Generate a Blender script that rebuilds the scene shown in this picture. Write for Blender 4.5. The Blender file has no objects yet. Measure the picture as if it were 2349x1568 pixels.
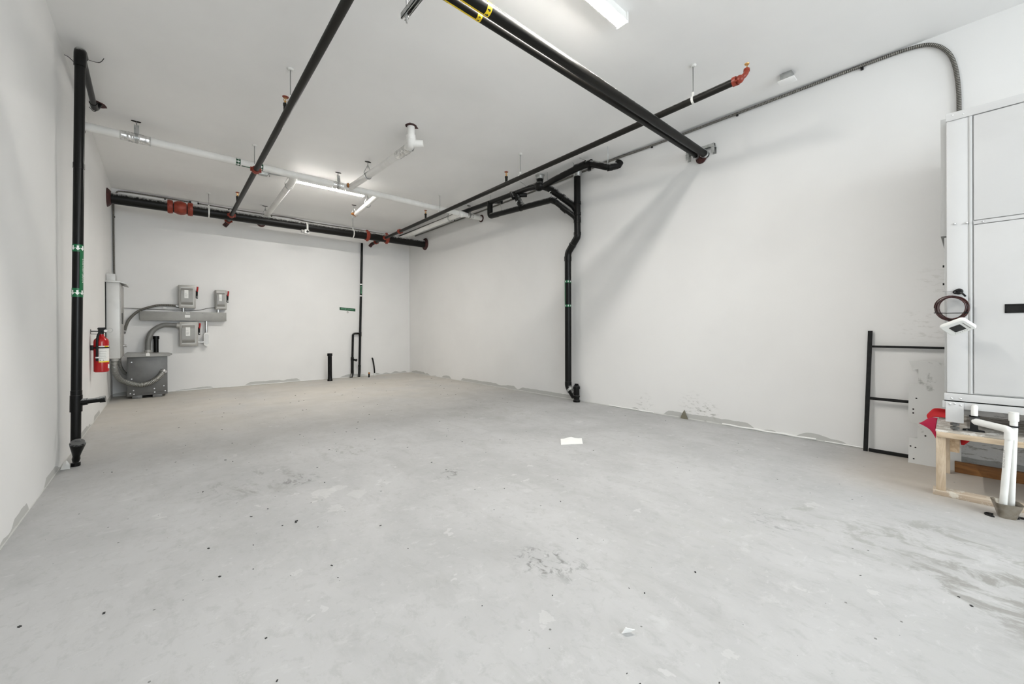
import bpy, bmesh, math, random
from mathutils import Vector, Matrix
random.seed(7)
S = bpy.context.scene
COL = S.collection
V = Vector

# ------------------------------------------------------------------ camera
W, D, C = 6.3764, 11.1191, 4.1164          # room width (x), back wall (y), ceiling (z)
FRONT = -6.2                               # front wall, behind the camera
cam = bpy.data.cameras.new('camera'); cam_o = bpy.data.objects.new('camera', cam); COL.objects.link(cam_o)
yaw, pitch, roll = .7220, -.0025, -.0047
fw = V((math.sin(yaw)*math.cos(pitch), math.cos(yaw)*math.cos(pitch), math.sin(pitch)))
r0 = V((math.cos(yaw), -math.sin(yaw), 0)); u0 = r0.cross(fw)
rt = r0*math.cos(roll) + u0*math.sin(roll); up = rt.cross(fw)
M = Matrix((rt, up, -fw)).transposed().to_4x4(); M.translation = V((.7244, 0, 1.3))
cam_o.matrix_world = M
cam.sensor_width = 36; cam.lens = 914.0274*36/2349
cam.shift_y = -(784-756.3582)/2349
cam.clip_start = .05
S.camera = cam_o

# ------------------------------------------------------------------ sky, daylight, exposure
wd = bpy.data.worlds.new('overcast_sky'); S.world = wd; wd.use_nodes = True
bg = wd.node_tree.nodes['Background']
bg.inputs[0].default_value = (.86, .94, 1.0, 1); bg.inputs[1].default_value = 3.3
pl = bpy.data.lights.new('shopfront_portal', 'AREA'); pl.shape = 'RECTANGLE'; pl.size = 5.2; pl.size_y = 3.05
pl.cycles.is_portal = True
plo = bpy.data.objects.new('shopfront_portal', pl); COL.objects.link(plo)
plo.location = (3.2, FRONT-.02, 2.45); plo.rotation_euler = (math.radians(90), 0, 0)
S.view_settings.view_transform = 'Standard'; S.view_settings.look = 'None'
S.view_settings.gamma = 1; S.view_settings.use_curve_mapping = False
S.view_settings.exposure = 1.32
LAMP_POWER = 97.0
LAMP_COLOR = (1.0, .965, .91)
S.cycles.max_bounces = 8; S.cycles.diffuse_bounces = 5; S.cycles.glossy_bounces = 2; S.cycles.sample_clamp_indirect = 6; S.cycles.adaptive_threshold = .05
S.cycles.caustics_reflective = False; S.cycles.caustics_refractive = False

# ------------------------------------------------------------------ materials
def mat(name, col=(.8,.8,.8), rough=.5, metal=0, spec=None, emit=None):
    m = bpy.data.materials.new(name); m.use_nodes = True
    b = m.node_tree.nodes['Principled BSDF']
    b.inputs['Base Color'].default_value = (*col, 1); b.inputs['Roughness'].default_value = rough
    b.inputs['Metallic'].default_value = metal
    if spec is not None: b.inputs['Specular IOR Level'].default_value = spec
    if emit:
        b.inputs['Emission Color'].default_value = (*emit[0], 1); b.inputs['Emission Strength'].default_value = emit[1]
    return m
class NT:
    def __init__(s, m): s.t = m.node_tree; s.n = s.t.nodes; s.b = s.n['Principled BSDF']
    def new(s, ty, **kw):
        n = s.n.new(ty)
        for k, v in kw.items(): setattr(n, k, v)
        return n
    def l(s, a, b): s.t.links.new(a, b)
    def pos(s): return s.new('ShaderNodeNewGeometry').outputs['Position']
    def scale(s, vec, sc):
        n = s.new('ShaderNodeMapping'); n.inputs['Scale'].default_value = sc; s.l(vec, n.inputs['Vector']); return n.outputs[0]
    def noise(s, vec, sc, det=4, rough=.55, dist=0):
        n = s.new('ShaderNodeTexNoise'); s.l(vec, n.inputs['Vector'])
        n.inputs['Scale'].default_value = sc; n.inputs['Detail'].default_value = det
        n.inputs['Roughness'].default_value = rough; n.inputs['Distortion'].default_value = dist
        return n.outputs['Fac']
    def ramp(s, fac, a, b, lo=0, hi=1):
        n = s.new('ShaderNodeMapRange', interpolation_type='SMOOTHSTEP'); s.l(fac, n.inputs[0])
        for i, v in enumerate((a, b, lo, hi)): n.inputs[i+1].default_value = v
        return n.outputs[0]
    def math(s, op, a, b=None):
        n = s.new('ShaderNodeMath', operation=op)
        for i, v in enumerate((a, b)):
            if v is None: continue
            if isinstance(v, (int, float)): n.inputs[i].default_value = v
            else: s.l(v, n.inputs[i])
        return n.outputs[0]
    def mix(s, fac, a, b):
        n = s.new('ShaderNodeMix', data_type='RGBA')
        for k, v in ((0, fac), (6, a), (7, b)):
            if isinstance(v, (int, float)): n.inputs[k].default_value = v
            elif isinstance(v, tuple): n.inputs[k].default_value = (*v, 1)
            else: s.l(v, n.inputs[k])
        return n.outputs[2]
    def bump(s, h, strength=.1, dist=.01):
        n = s.new('ShaderNodeBump'); n.inputs['Strength'].default_value = strength; n.inputs['Distance'].default_value = dist
        s.l(h, n.inputs['Height']); s.l(n.outputs[0], s.b.inputs['Normal'])
    def color(s, c): s.l(c, s.b.inputs['Base Color'])
    def sep(s, v):
        n = s.new('ShaderNodeSeparateXYZ'); s.l(v, n.inputs[0]); return n.outputs
    def dist(s, v, p):
        n = s.new('ShaderNodeVectorMath', operation='DISTANCE'); s.l(v, n.inputs[0]); n.inputs[1].default_value = p; return n.outputs['Value']

def wall_mat(name, col, patches=True, scuffs=()):
    m = mat(name, col, .62, spec=.3); t = NT(m); p = t.pos()
    c = t.mix(t.ramp(t.noise(p, .9, 3), .35, .7), col, tuple(x*.965 for x in col))
    if patches:                                   # bare grey board left along the foot of the wall, scuffed
        z = t.sep(p)[2]
        n1 = t.noise(t.scale(p, (1,1,.15)), .9, 2)
        h = t.math('ADD', t.ramp(n1, .46, .54, -.01, .065), t.math('MULTIPLY', t.noise(p, 9, 3), .028))
        c = t.mix(t.math('MULTIPLY', t.math('LESS_THAN', z, h), .85), c, (.46,.46,.44))
        edge = t.math('LESS_THAN', z, t.math('MULTIPLY', t.noise(p, 5, 2), .03))
        c = t.mix(t.math('MULTIPLY', edge, .7), c, (.72,.72,.69))
    sn = t.noise(t.scale(p, (1,.6,2)), 16, 5, .7) if scuffs else None
    for (q, r, col2, k) in scuffs:
        f = t.math('MULTIPLY', t.ramp(t.dist(p, q), r, r*.3), t.ramp(sn, .52, .62))
        c = t.mix(t.math('MULTIPLY', f, k), c, col2)
    t.color(c)
    t.bump(t.noise(p, 140, 2), .02, .001)
    return m
M_WALL = wall_mat('white_wall_paint', (.80,.795,.783))
M_WALLR = wall_mat('white_wall_paint_scuffed', (.80,.795,.783), True, [
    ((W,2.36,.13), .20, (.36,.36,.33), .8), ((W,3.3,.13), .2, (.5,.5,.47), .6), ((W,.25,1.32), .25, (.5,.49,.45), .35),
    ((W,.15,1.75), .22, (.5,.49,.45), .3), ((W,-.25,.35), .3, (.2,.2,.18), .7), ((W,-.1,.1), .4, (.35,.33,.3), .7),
    ((W,2.55,.2), .25, (.45,.45,.42), .5)])
M_CEIL = wall_mat('ceiling_paint', (.91,.905,.895), False)

def floor_mat():
    m = mat('bare_concrete', (.6,.6,.59), .62, spec=.35); t = NT(m); p = t.pos()
    stretch = t.scale(p, (1.0, .7, 1))
    c = t.mix(t.ramp(t.noise(stretch, 1.1, 6, .62, .4), .36, .66), (.475,.476,.476), (.41,.411,.409))
    c = t.mix(t.math('MULTIPLY', t.ramp(t.noise(t.scale(p, (2.2,.8,1)), 2.2, 6, .68, .5), .5, .68), .40), c, (.36,.36,.352))
    c = t.mix(t.math('MULTIPLY', t.ramp(t.noise(t.scale(p, (1.1,1.6,1)), 4.5, 7, .7, .3), .56, .70), .4), c, (.57,.572,.57))
    c = t.mix(t.math('MULTIPLY', t.ramp(t.noise(t.scale(p, (1.4,1,1)), 11, 6, .75, .4), .50, .66), .38), c, (.34,.34,.333))
    c = t.mix(t.math('MULTIPLY', t.ramp(t.noise(t.scale(p, (1,1.5,1)), 13, 5, .7, .5), .59, .69), .30), c, (.60,.602,.60))
    # trowel splatter: scattered pale blotches
    vo = t.new('ShaderNodeTexVoronoi'); vo.inputs['Scale'].default_value = 3.4
    d = t.new('ShaderNodeVectorMath', operation='ADD'); nz = t.new('ShaderNodeTexNoise'); nz.inputs['Scale'].default_value = 9
    t.l(p, nz.inputs['Vector']); sc = t.new('ShaderNodeVectorMath', operation='SCALE'); sc.inputs['Scale'].default_value = .34
    t.l(nz.outputs['Color'], sc.inputs[0]); t.l(p, d.inputs[0]); t.l(sc.outputs[0], d.inputs[1]); t.l(d.outputs[0], vo.inputs['Vector'])
    rnd = t.sep(vo.outputs['Color'])
    blot = t.math('LESS_THAN', vo.outputs['Distance'], t.math('MULTIPLY', t.ramp(rnd[0], .45, 1.0), .15))
    c = t.mix(t.math('MULTIPLY', blot, .55), c, (.575,.575,.57))
    # dusty tan, with light painted in to brighten the floor towards the back
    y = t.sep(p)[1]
    dust_light = t.math('MULTIPLY', t.ramp(y, 3.8, 9.5, 0, .75), t.ramp(t.noise(p, .8, 4), .25, .6, .45, 1))
    c = t.mix(dust_light, c, (.585,.545,.48))
    x = t.sep(p)[0]
    c = t.mix(t.math('MULTIPLY', t.ramp(x, 4.7, 5.5), t.math('MULTIPLY', t.ramp(y, 1.1, .2), .75)), c, (.45,.39,.32))
    # dried plaster splashes
    pn = t.math('MULTIPLY', t.math('SUBTRACT', t.noise(t.scale(p, (1,.7,1)), 11, 4, .65), .5), .30)
    for (q, r) in (((1.70,3.38,0), .085), ((1.82,3.40,0), .06), ((1.90,3.20,0), .075), ((1.67,3.03,0), .05), ((1.28,2.36,0), .02), ((2.0,1.24,0), .02), ((1.97,1.22,0), .01), ((2.6,2.2,0), .02), ((4.3,.75,0), .03), ((3.1,.55,0), .015), ((2.45,.62,0), .01), ((3.35,.30,0), .02)):
        c = t.mix(t.math('MULTIPLY', t.math('LESS_THAN', t.math('ADD', t.dist(p, q), pn), r), .42), c, (.58,.58,.57))
    # stains
    NS = [t.noise(t.scale(p, (1.0,.6,1)), q, 5, .72, .6) for q in (6, 15)]
    for (q, r, col, k, s1) in [((2.33,1.57,0), .20, (.13,.13,.12), .9, 13), ((1.30,4.02,0), .50, (.27,.265,.25), .85, 7),
                           ((1.62,3.84,0), .20, (.14,.14,.13), .85, 15), ((2.70,3.08,0), .13, (.16,.16,.15), .8, 20), ((2.57,3.02,0), .10, (.16,.16,.15), .8, 20), ((3.80,.84,0), .22, (.2,.2,.2), .55, 16), ((2.40,1.35,0), .18, (.2,.2,.19), .6, 22), ((4.1,.05,0), .75, (.30,.30,.28), .8, 5),
                           ((3.75,-.2,0), .55, (.27,.265,.25), .85, 5.5), ((4.05,.7,0), .35, (.33,.33,.31), .75, 6),
                           ((4.6,4.9,0), 1.1, (.36,.36,.34), .5, 5), ((2.2,4.4,0), .35, (.3,.3,.28), .6, 12),
                           ((3.3,1.0,0), .5, (.42,.42,.40), .4, 8), ((2.7,1.3,0), .5, (.4,.4,.39), .4, 9)]:
        f = t.math('MULTIPLY', t.ramp(t.dist(p, q), r, r*.35), t.ramp(NS[0 if s1 < 10 else 1], .49, .63))
        c = t.mix(t.math('MULTIPLY', f, k), c, col)
    # fine pits and specks
    v2 = t.new('ShaderNodeTexVoronoi'); v2.inputs['Scale'].default_value = 16; t.l(p, v2.inputs['Vector'])
    r2 = t.sep(v2.outputs['Color'])
    sp = t.math('LESS_THAN', v2.outputs['Distance'], t.math('MULTIPLY', t.ramp(r2[1], .8, 1.0), .10))
    c = t.mix(t.math('MULTIPLY', sp, .8), c, (.10,.10,.09))
    c = t.mix(t.math('MULTIPLY', t.ramp(t.noise(p, 60, 4, .7), .45, .75), .22), c, (.45,.45,.44))
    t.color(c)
    t.l(t.ramp(t.noise(p, 2.5, 4), .3, .7, .5, .75), t.b.inputs['Roughness'])
    t.bump(t.noise(p, 45, 5, .65), .10, .004)
    return m
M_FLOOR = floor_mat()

def pipe_mat(name, col, rough=.38, specks=.66, over=.0, speck_col=(.72,.72,.70)):
    """dark pipe with overspray: paint specks all round, and paint that settled on upward faces"""
    m = mat(name, col, rough, spec=.22); t = NT(m); p = t.pos()
    f = t.ramp(t.noise(p, 26, 5, .75), specks, specks+.05)
    f = t.math('MULTIPLY', f, .8)
    if over:
        g = t.new('ShaderNodeNewGeometry'); nz = t.sep(g.outputs['Normal'])[2]
        f = t.math('MAXIMUM', f, t.math('MULTIPLY', t.ramp(t.math('ADD', nz, t.math('MULTIPLY', t.noise(p, 24, 5, .75), 1.3)), .95, 1.55), over))
    t.color(t.mix(f, col, speck_col)); t.bump(t.noise(p, 70, 3), .05, .002)
    return m
M_ABS = pipe_mat('black_abs_plastic', (.0045,.0045,.004), .30, .72, .55)
M_STEEL = pipe_mat('black_steel_pipe', (.007,.0065,.0055), .40, .72, .8)
M_STEEL2 = pipe_mat('grey_black_steel_pipe', (.013,.012,.010), .45, .73, .3)
def noisy(name, a, b, sc=8, rough=.5, metal=0, spec=None, stretch=(1,1,1), lo=.4, hi=.65, bump=.03):
    m = mat(name, a, rough, metal, spec); t = NT(m); p = t.scale(t.pos(), stretch)
    t.color(t.mix(t.ramp(t.noise(p, sc, 5, .6), lo, hi), a, b)); t.bump(t.noise(p, sc*6, 3), bump, .002); return m
M_JACKET = noisy('white_pipe_jacket', (.82,.815,.795), (.75,.745,.72), 4, .55)
M_FOIL = noisy('crinkled_foil_tape', (.88,.88,.87), (.55,.55,.54), 22, .22, .85, bump=.9)
M_RED = noisy('red_coupling_paint', (.28,.036,.015), (.20,.025,.011), 14, .42)
M_DKRED = noisy('dark_red_sealant', (.055,.010,.008), (.03,.006,.005), 20, .6)
M_ORANGE = noisy('orange_sealant', (.42,.16,.03), (.22,.08,.02), 30, .5)
M_GREEN = mat('green_label_vinyl', (.0,.125,.04), .35)
M_DKGREEN = mat('dark_green_plastic', (.004,.06,.022), .35)
M_LGREEN = mat('pale_green_ink', (.25,.6,.36), .5)
M_YELLOW = mat('yellow_label_vinyl', (.86,.62,.01), .4)
M_WHITEINK = mat('white_ink', (.85,.86,.83), .5)
M_WHITE = mat('bright_white_plastic', (.93,.93,.92), .4)
M_BLACKINK = mat('black_ink', (.012,.012,.012), .5)
M_GREYINK = mat('grey_ink', (.3,.3,.29), .5)
M_GALV = noisy('galvanised_steel', (.50,.51,.50), (.36,.37,.36), 14, .42, .85)
M_ZINC = noisy('bright_zinc', (.72,.73,.73), (.58,.58,.58), 10, .3, .9)
M_STRAP = mat('white_hanger_strap', (.78,.78,.75), .45, .1)
M_ROD = mat('threaded_rod_steel', (.33,.33,.32), .4, .8)
M_GREY = noisy('grey_enamel', (.30,.295,.275), (.265,.26,.245), 5, .42, .15)
M_GREYL = noisy('light_grey_enamel', (.42,.41,.385), (.38,.372,.35), 5, .38, .2)
M_GREYD = noisy('dark_grey_enamel', (.145,.145,.14), (.12,.12,.115), 4, .4, .1)
M_PANEL = noisy('pale_panel_enamel', (.60,.60,.585), (.55,.55,.535), 3, .38, .1)
M_LENS = mat('glowing_acrylic_lens', (.9,.9,.88), .4, emit=(LAMP_COLOR, LAMP_POWER))
M_HOUSE = mat('white_lamp_housing', (.84,.84,.82), .4)
M_UNIT = noisy('white_unit_enamel', (.61,.613,.613), (.59,.593,.593), 2, .33, 0)
M_UNITEDGE = mat('grey_white_gasket', (.52,.525,.52), .5)
M_BLACK = mat('black_plastic', (.006,.006,.006), .4, spec=.25)
M_BLACKM = noisy('black_frame_paint', (.006,.006,.006), (.012,.012,.0115), 20, .45, 0, .25)
M_RUBBER = mat('black_rubber', (.012,.012,.013), .75)
M_DARKGAP = mat('dark_recess', (.03,.03,.03), .8)
M_PVC = noisy('white_pvc', (.80,.80,.775), (.75,.75,.72), 6, .35)
M_PVCG = mat('dark_grey_coupling_rubber', (.085,.085,.085), .5)
M_REDP = mat('red_extinguisher_paint', (.42,.004,.006), .16)
M_PAPER = mat('white_paper', (.84,.84,.82), .7)
M_LABELP = noisy('printed_white_label', (.82,.82,.79), (.55,.55,.53), 90, .5, lo=.55, hi=.7)
M_LEVER = mat('red_lever_grip', (.40,.008,.008), .35)
M_BRASS = mat('brass', (.60,.34,.12), .35, .8)
M_CABLE = noisy('brown_red_cable_jacket', (.050,.011,.009), (.025,.007,.006), 30, .33)
def ring_mat(name, a, b, period, metal=.8, rough=.38):
    """spiral-wound metal hose: ribs run along the generated tube's own length (UV x)"""
    m = mat(name, a, rough, metal); t = NT(m)
    uv = t.new('ShaderNodeUVMap').outputs[0]
    w = t.math('SINE', t.math('MULTIPLY', t.sep(uv)[0], 2*math.pi/period))
    t.color(t.mix(t.ramp(w, -.7, .5), b, a)); t.bump(w, .6, .004); return m
M_FLEX = ring_mat('flexible_steel_hose', (.42,.42,.40), (.20,.20,.19), .022)
M_AC = ring_mat('armoured_cable_jacket', (.26,.25,.225), (.085,.08,.07), .016, .5, .45)
M_CONDG = noisy('grey_flexible_conduit', (.20,.20,.19), (.17,.17,.16), 9, .45, .1)
def wood(name, a, b, axis=(8,1,8), sc=3.2, worn=None):
    m = mat(name, a, .62, spec=.3); t = NT(m); p = t.pos(); q = t.scale(p, axis)
    c = t.mix(t.ramp(t.noise(q, sc, 5, .6, 1.2), .35, .65), a, b)
    if worn: c = t.mix(t.ramp(t.noise(p, 13, 5, .7), .50, .60), c, worn)
    t.color(c); t.bump(t.noise(q, sc*3, 4), .12, .003); return m
M_PINE = wood('sawn_pine', (.66,.54,.40), (.52,.40,.27))
M_PINEZ = wood('sawn_pine_upright', (.66,.55,.42), (.50,.39,.27), (8,8,1))
M_PINEX = wood('sawn_pine_crosswise', (.56,.42,.28), (.42,.30,.19), (1,8,8))
M_PLY = wood('weathered_plywood_top', (.55,.52,.47), (.36,.33,.29), (4,1,8), 3, (.72,.71,.68))
M_BROWN = wood('brown_stained_board', (.28,.13,.045), (.19,.085,.03))
M_PLANKB = wood('dusty_pine_plank', (.60,.52,.42), (.47,.38,.29), (8,1,8), 3, (.70,.66,.58))
M_CLOTHR = mat('red_fabric', (.50,.006,.012), .7)
M_CLOTHC = mat('crimson_fabric', (.46,.006,.055), .7)
M_SHEET = noisy('dirty_white_sheet_metal', (.58,.58,.565), (.30,.30,.285), 7, .45, .05, lo=.58, hi=.70)
M_BASIN = noisy('stained_tin', (.34,.31,.26), (.20,.17,.13), 10, .35, .6)
M_DARKIN = mat('dark_screen_glass', (.02,.022,.022), .15)
M_OLIVE = mat('olive_metal_offcut', (.20,.185,.14), .5, .3)
M_CHIP = mat('black_chip', (.02,.02,.02), .7)
M_HOLE = mat('dark_hole', (.012,.008,.007), .9)

# ------------------------------------------------------------------ mesh helpers
def BM(): return bmesh.new()
def frame(d):
    d = V(d).normalized(); a = V((0,0,1)) if abs(d.z) < .9 else V((1,0,0))
    u = a.cross(d).normalized(); return u, d.cross(u), d
def box(bm, lo, hi, bevel=0, rot=None):
    lo, hi = V(lo), V(hi); c = (lo+hi)/2; s = hi-lo
    mt = Matrix.Translation(c)
    if rot is not None: mt = mt @ rot.to_4x4()
    r = bmesh.ops.create_cube(bm, size=1, matrix=mt @ Matrix.Diagonal((*s, 1)))
    if bevel:
        es = list({e for v in r['verts'] for e in v.link_edges})
        bmesh.ops.bevel(bm, geom=es, offset=bevel, segments=2, affect='EDGES', profile=.6)
    return bm
def cyl(bm, a, b, r, r2=None, seg=20, caps=True):
    a, b = V(a), V(b); u, v, d = frame(b-a); r2 = r if r2 is None else r2
    A = [bm.verts.new(a+(u*math.cos(t)+v*math.sin(t))*r) for t in [2*math.pi*i/seg for i in range(seg)]]
    B = [bm.verts.new(b+(u*math.cos(t)+v*math.sin(t))*r2) for t in [2*math.pi*i/seg for i in range(seg)]]
    for i in range(seg):
        j = (i+1) % seg; bm.faces.new((A[i], A[j], B[j], B[i]))
    if caps: bm.faces.new(A[::-1]); bm.faces.new(B)
    return bm
def lathe(bm, o, d, prof, seg=24):
    """revolve (radius, height) pairs about the axis d through o"""
    o = V(o); u, v, d = frame(d); rings = []
    for r, h in prof:
        if r < 1e-5: rings.append([bm.verts.new(o+d*h)])
        else: rings.append([bm.verts.new(o+d*h+(u*math.cos(2*math.pi*i/seg)+v*math.sin(2*math.pi*i/seg))*r) for i in range(seg)])
    for P, Q in zip(rings, rings[1:]):
        for i in range(seg):
            j = (i+1) % seg
            if len(P) == 1 and len(Q) == 1: continue
            if len(P) == 1: bm.faces.new((P[0], Q[j], Q[i]))
            elif len(Q) == 1: bm.faces.new((P[i], P[j], Q[0]))
            else: bm.faces.new((P[i], P[j], Q[j], Q[i]))
    return bm
def rounded(pts, rad, n=7):
    """polyline with filleted corners"""
    pts = [V(p) for p in pts]
    out = [pts[0]]
    for a, b, c in zip(pts, pts[1:], pts[2:]):
        d1 = (a-b); d2 = (c-b); k = min(rad, d1.length*.49, d2.length*.49)
        p, q = b+d1.normalized()*k, b+d2.normalized()*k
        for i in range(n+1):
            t = i/n; out.append(p*(1-t)**2 + b*2*t*(1-t) + q*t*t)
    out.append(pts[-1]); return out
def spline(pts, n=8):
    """Catmull-Rom through the points"""
    P = [V(p) for p in pts]; P = [P[0]*2-P[1]] + P + [P[-1]*2-P[-2]]; out = []
    for i in range(1, len(P)-2):
        a, b, c, d = P[i-1], P[i], P[i+1], P[i+2]
        for k in range(n):
            t = k/n
            out.append(.5*((2*b) + (c-a)*t + (2*a-5*b+4*c-d)*t*t + (3*b-a-3*c+d)*t**3))
    out.append(P[-2]); return out
def tube(bm, pts, r, seg=12, caps=True, closed=False):
    pts = [V(p) for p in pts]; n = len(pts); uvl = bm.loops.layers.uv.verify()
    u = None; rings = []; L = [0]
    for a, b in zip(pts, pts[1:]): L.append(L[-1]+(b-a).length)
    for i, p in enumerate(pts):
        if closed: d = (pts[(i+1) % n]-pts[i-1]).normalized()
        else: d = (pts[min(i+1, n-1)]-pts[max(i-1, 0)]).normalized()
        if u is None: u = frame(d)[0]
        u = (u-d*u.dot(d)).normalized(); v = d.cross(u)
        rr = r[i] if isinstance(r, (list, tuple)) else r
        rings.append([bm.verts.new(p+(u*math.cos(2*math.pi*k/seg)+v*math.sin(2*math.pi*k/seg))*rr) for k in range(seg)])
    for i in range(n if closed else n-1):
        P, Q = rings[i], rings[(i+1) % n]
        for k in range(seg):
            j = (k+1) % seg; f = bm.faces.new((P[k], P[j], Q[j], Q[k]))
            for lp, lx in zip(f.loops, (L[i], L[i], L[min(i+1, n-1)], L[min(i+1, n-1)])): lp[uvl].uv = (lx, k/seg)
    if caps and not closed: bm.faces.new(rings[0][::-1]); bm.faces.new(rings[-1])
    return bm
def torus(bm, c, ax, R, r, seg=24, sseg=8, a0=0, a1=2*math.pi):
    u, v, d = frame(ax); c = V(c); full = abs(a1-a0-2*math.pi) < 1e-6
    n = seg if full else seg+1
    pts = [c+(u*math.cos(a0+(a1-a0)*i/seg)+v*math.sin(a0+(a1-a0)*i/seg))*R for i in range(n)]
    return tube(bm, pts, r, sseg, closed=full)
def band(bm, c, ax, R, w, th):
    """flat strap or collar round an axis: width w along it, thickness th"""
    return lathe(bm, V(c)-V(ax).normalized()*w/2, ax, [(R, 0), (R+th, 0), (R+th, w), (R, w), (R, 0)], 28)
def prism(bm, poly, ex):
    """extrude a planar 3-D polygon along the vector ex"""
    ex = V(ex); A = [bm.verts.new(V(p)) for p in poly]; B = [bm.verts.new(V(p)+ex) for p in poly]; n = len(A)
    bm.faces.new(A[::-1]); bm.faces.new(B)
    for i in range(n): j = (i+1) % n; bm.faces.new((A[i], A[j], B[j], B[i]))
    return bm
def sphere(bm, c, r, sc=(1,1,1), u=14, v=9):
    bmesh.ops.create_uvsphere(bm, u_segments=u, v_segments=v, radius=r, matrix=Matrix.Translation(V(c)) @ Matrix.Diagonal((*sc, 1))); return bm
ROOT = {}
def mk(name, bm, m, base):
    me = bpy.data.meshes.new(name)
    bmesh.ops.recalc_face_normals(bm, faces=bm.faces[:]); bm.to_mesh(me); bm.free()
    me.transform(Matrix.Translation(-base)); me.materials.append(m)
    me.polygons.foreach_set('use_smooth', [True]*len(me.polygons)); me.set_sharp_from_angle(angle=math.radians(38))
    o = bpy.data.objects.new(name, me); COL.objects.link(o); return o
def thing(name, label, cat, loc, group=None):
    o = bpy.data.objects.new(name, None); COL.objects.link(o); o.location = V(loc); o.empty_display_size = .05
    o['label'] = label; o['category'] = cat
    if group: o['group'] = group
    ROOT[o] = V(loc); return o
def part(name, bm, m, parent, label=None):
    o = mk(name, bm, m, ROOT[parent]); o.parent = parent; ROOT[o] = ROOT[parent]
    if label: o['label'] = label
    return o
def parts(name, bm, m, parent):
    """every loose piece of the bmesh becomes a part of its own"""
    bm.verts.ensure_lookup_table(); bm.verts.index_update(); seen = set(); isl = []
    for v in bm.verts:
        if v.index in seen: continue
        st = [v]; seen.add(v.index); g = []
        while st:
            q = st.pop(); g.append(q)
            for e in q.link_edges:
                o = e.other_vert(q)
                if o.index not in seen: seen.add(o.index); st.append(o)
        isl.append(g)
    for g in isl:
        nb = BM(); mp_ = {v: nb.verts.new(v.co) for v in g}
        for f in {f for v in g for f in v.link_faces}: nb.faces.new([mp_[v] for v in f.verts])
        part(name, nb, m, parent)
    bm.free()
def single(name, bm, m, label, cat, loc, group=None):
    o = mk(name, bm, m, V(loc)); o.location = V(loc); o['label'] = label; o['category'] = cat
    if group: o['group'] = group
    ROOT[o] = V(loc); return o
def struct(name, bm, m):
    o = mk(name, bm, m, V((0,0,0))); o['kind'] = 'structure'; ROOT[o] = V((0,0,0)); return o
def text_bm(s, size):
    cu = bpy.data.curves.new('lettering', 'FONT'); cu.body = s; cu.size = size; cu.align_x = 'CENTER'; cu.align_y = 'CENTER'
    ob = bpy.data.objects.new('lettering', cu); COL.objects.link(ob)
    dg = bpy.context.evaluated_depsgraph_get(); me = bpy.data.meshes.new_from_object(ob.evaluated_get(dg))
    bpy.data.objects.remove(ob); bpy.data.curves.remove(cu)
    bm = BM(); bm.from_mesh(me); bpy.data.meshes.remove(me); return bm
def text_flat(s, size, c, xd, yd, sx=1.0):
    bm = text_bm(s, size); c, xd, yd = V(c), V(xd).normalized(), V(yd).normalized()
    for v in bm.verts: v.co = c+xd*v.co.x*sx+yd*v.co.y
    return bm
def text_wrap(s, size, c, axis, radial, r, sx=1.0):
    """letters run along axis, wrapped on a cylinder of radius r; radial points at the middle of the lettering"""
    bm = text_bm(s, size); c = V(c); a = V(axis).normalized(); n = V(radial); n = (n-a*n.dot(a)).normalized(); t = n.cross(a)
    for v in bm.verts:
        th = v.co.y/r; v.co = c+a*v.co.x*sx+(n*math.cos(th)+t*math.sin(th))*r
    return bm
def strip_wrap(bm, a, b, radial, r, w, n=8):
    """rectangle of arc width w wrapped on the pipe a-b"""
    a, b = V(a), V(b); ax = (b-a).normalized(); q = V(radial); q = (q-ax*q.dot(ax)).normalized(); t = q.cross(ax)
    P = []
    for i in range(n+1):
        th = (i/n-.5)*w/r; d = (q*math.cos(th)+t*math.sin(th))*r; P.append((bm.verts.new(a+d), bm.verts.new(b+d)))
    for (x, y), (z, w_) in zip(P, P[1:]): bm.faces.new((x, y, w_, z))
    return bm
def arrow_wrap(bm, c, axis, radial, r, s):
    c = V(c); a = V(axis).normalized(); n = V(radial); n = (n-a*n.dot(a)).normalized(); t = n.cross(a)
    sh = [(-.5,-.16),(-.02,-.16),(-.02,-.42),(.5,0),(-.02,.42),(-.02,.16),(-.5,.16)]
    vs = []
    for x, y in sh: th = y*s/r; vs.append(bm.verts.new(c+a*x*s+(n*math.cos(th)+t*math.sin(th))*r))
    bm.faces.new(vs); return bm
def lerp(a, b, t): return V(a)*(1-t)+V(b)*t

# ------------------------------------------------------------------ room shell
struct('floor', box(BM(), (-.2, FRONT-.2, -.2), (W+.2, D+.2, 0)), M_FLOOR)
ceil = struct('ceiling', box(BM(), (-.2, FRONT-.2, C), (W+.2, D+.2, C+.2)), M_CEIL)
struct('wall_left', box(BM(), (-.2, FRONT-.2, 0), (0, D+.2, C)), M_WALL)
struct('wall_right', box(BM(), (W, FRONT-.2, 0), (W+.2, D+.2, C)), M_WALLR)
struct('wall_back', box(BM(), (0, D, 0), (W, D+.2, C)), M_WALL)
b = BM()                                                   # front wall behind the camera, unseen; shopfront opening set high to brighten the ceiling
box(b, (0, FRONT-.2, 0), (.6, FRONT, C)); box(b, (5.8, FRONT-.2, 0), (W, FRONT, C))
box(b, (.6, FRONT-.2, 3.98), (5.8, FRONT, C)); box(b, (.6, FRONT-.2, 0), (5.8, FRONT, .92))
struct('wall_front', b, M_WALL)
b = BM()
for x in (.6, 2.3, 4.05, 5.74): box(b, (x, FRONT-.12, .92), (x+.06, FRONT-.06, 3.98))
box(b, (.6, FRONT-.12, .92), (5.8, FRONT-.06, .98)); box(b, (.6, FRONT-.12, 3.92), (5.8, FRONT-.06, 3.98))
struct('window_1', b, M_GREYD)
def bead(pts, h):
    b = BM(); return tube(b, pts, h, 6)
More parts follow.
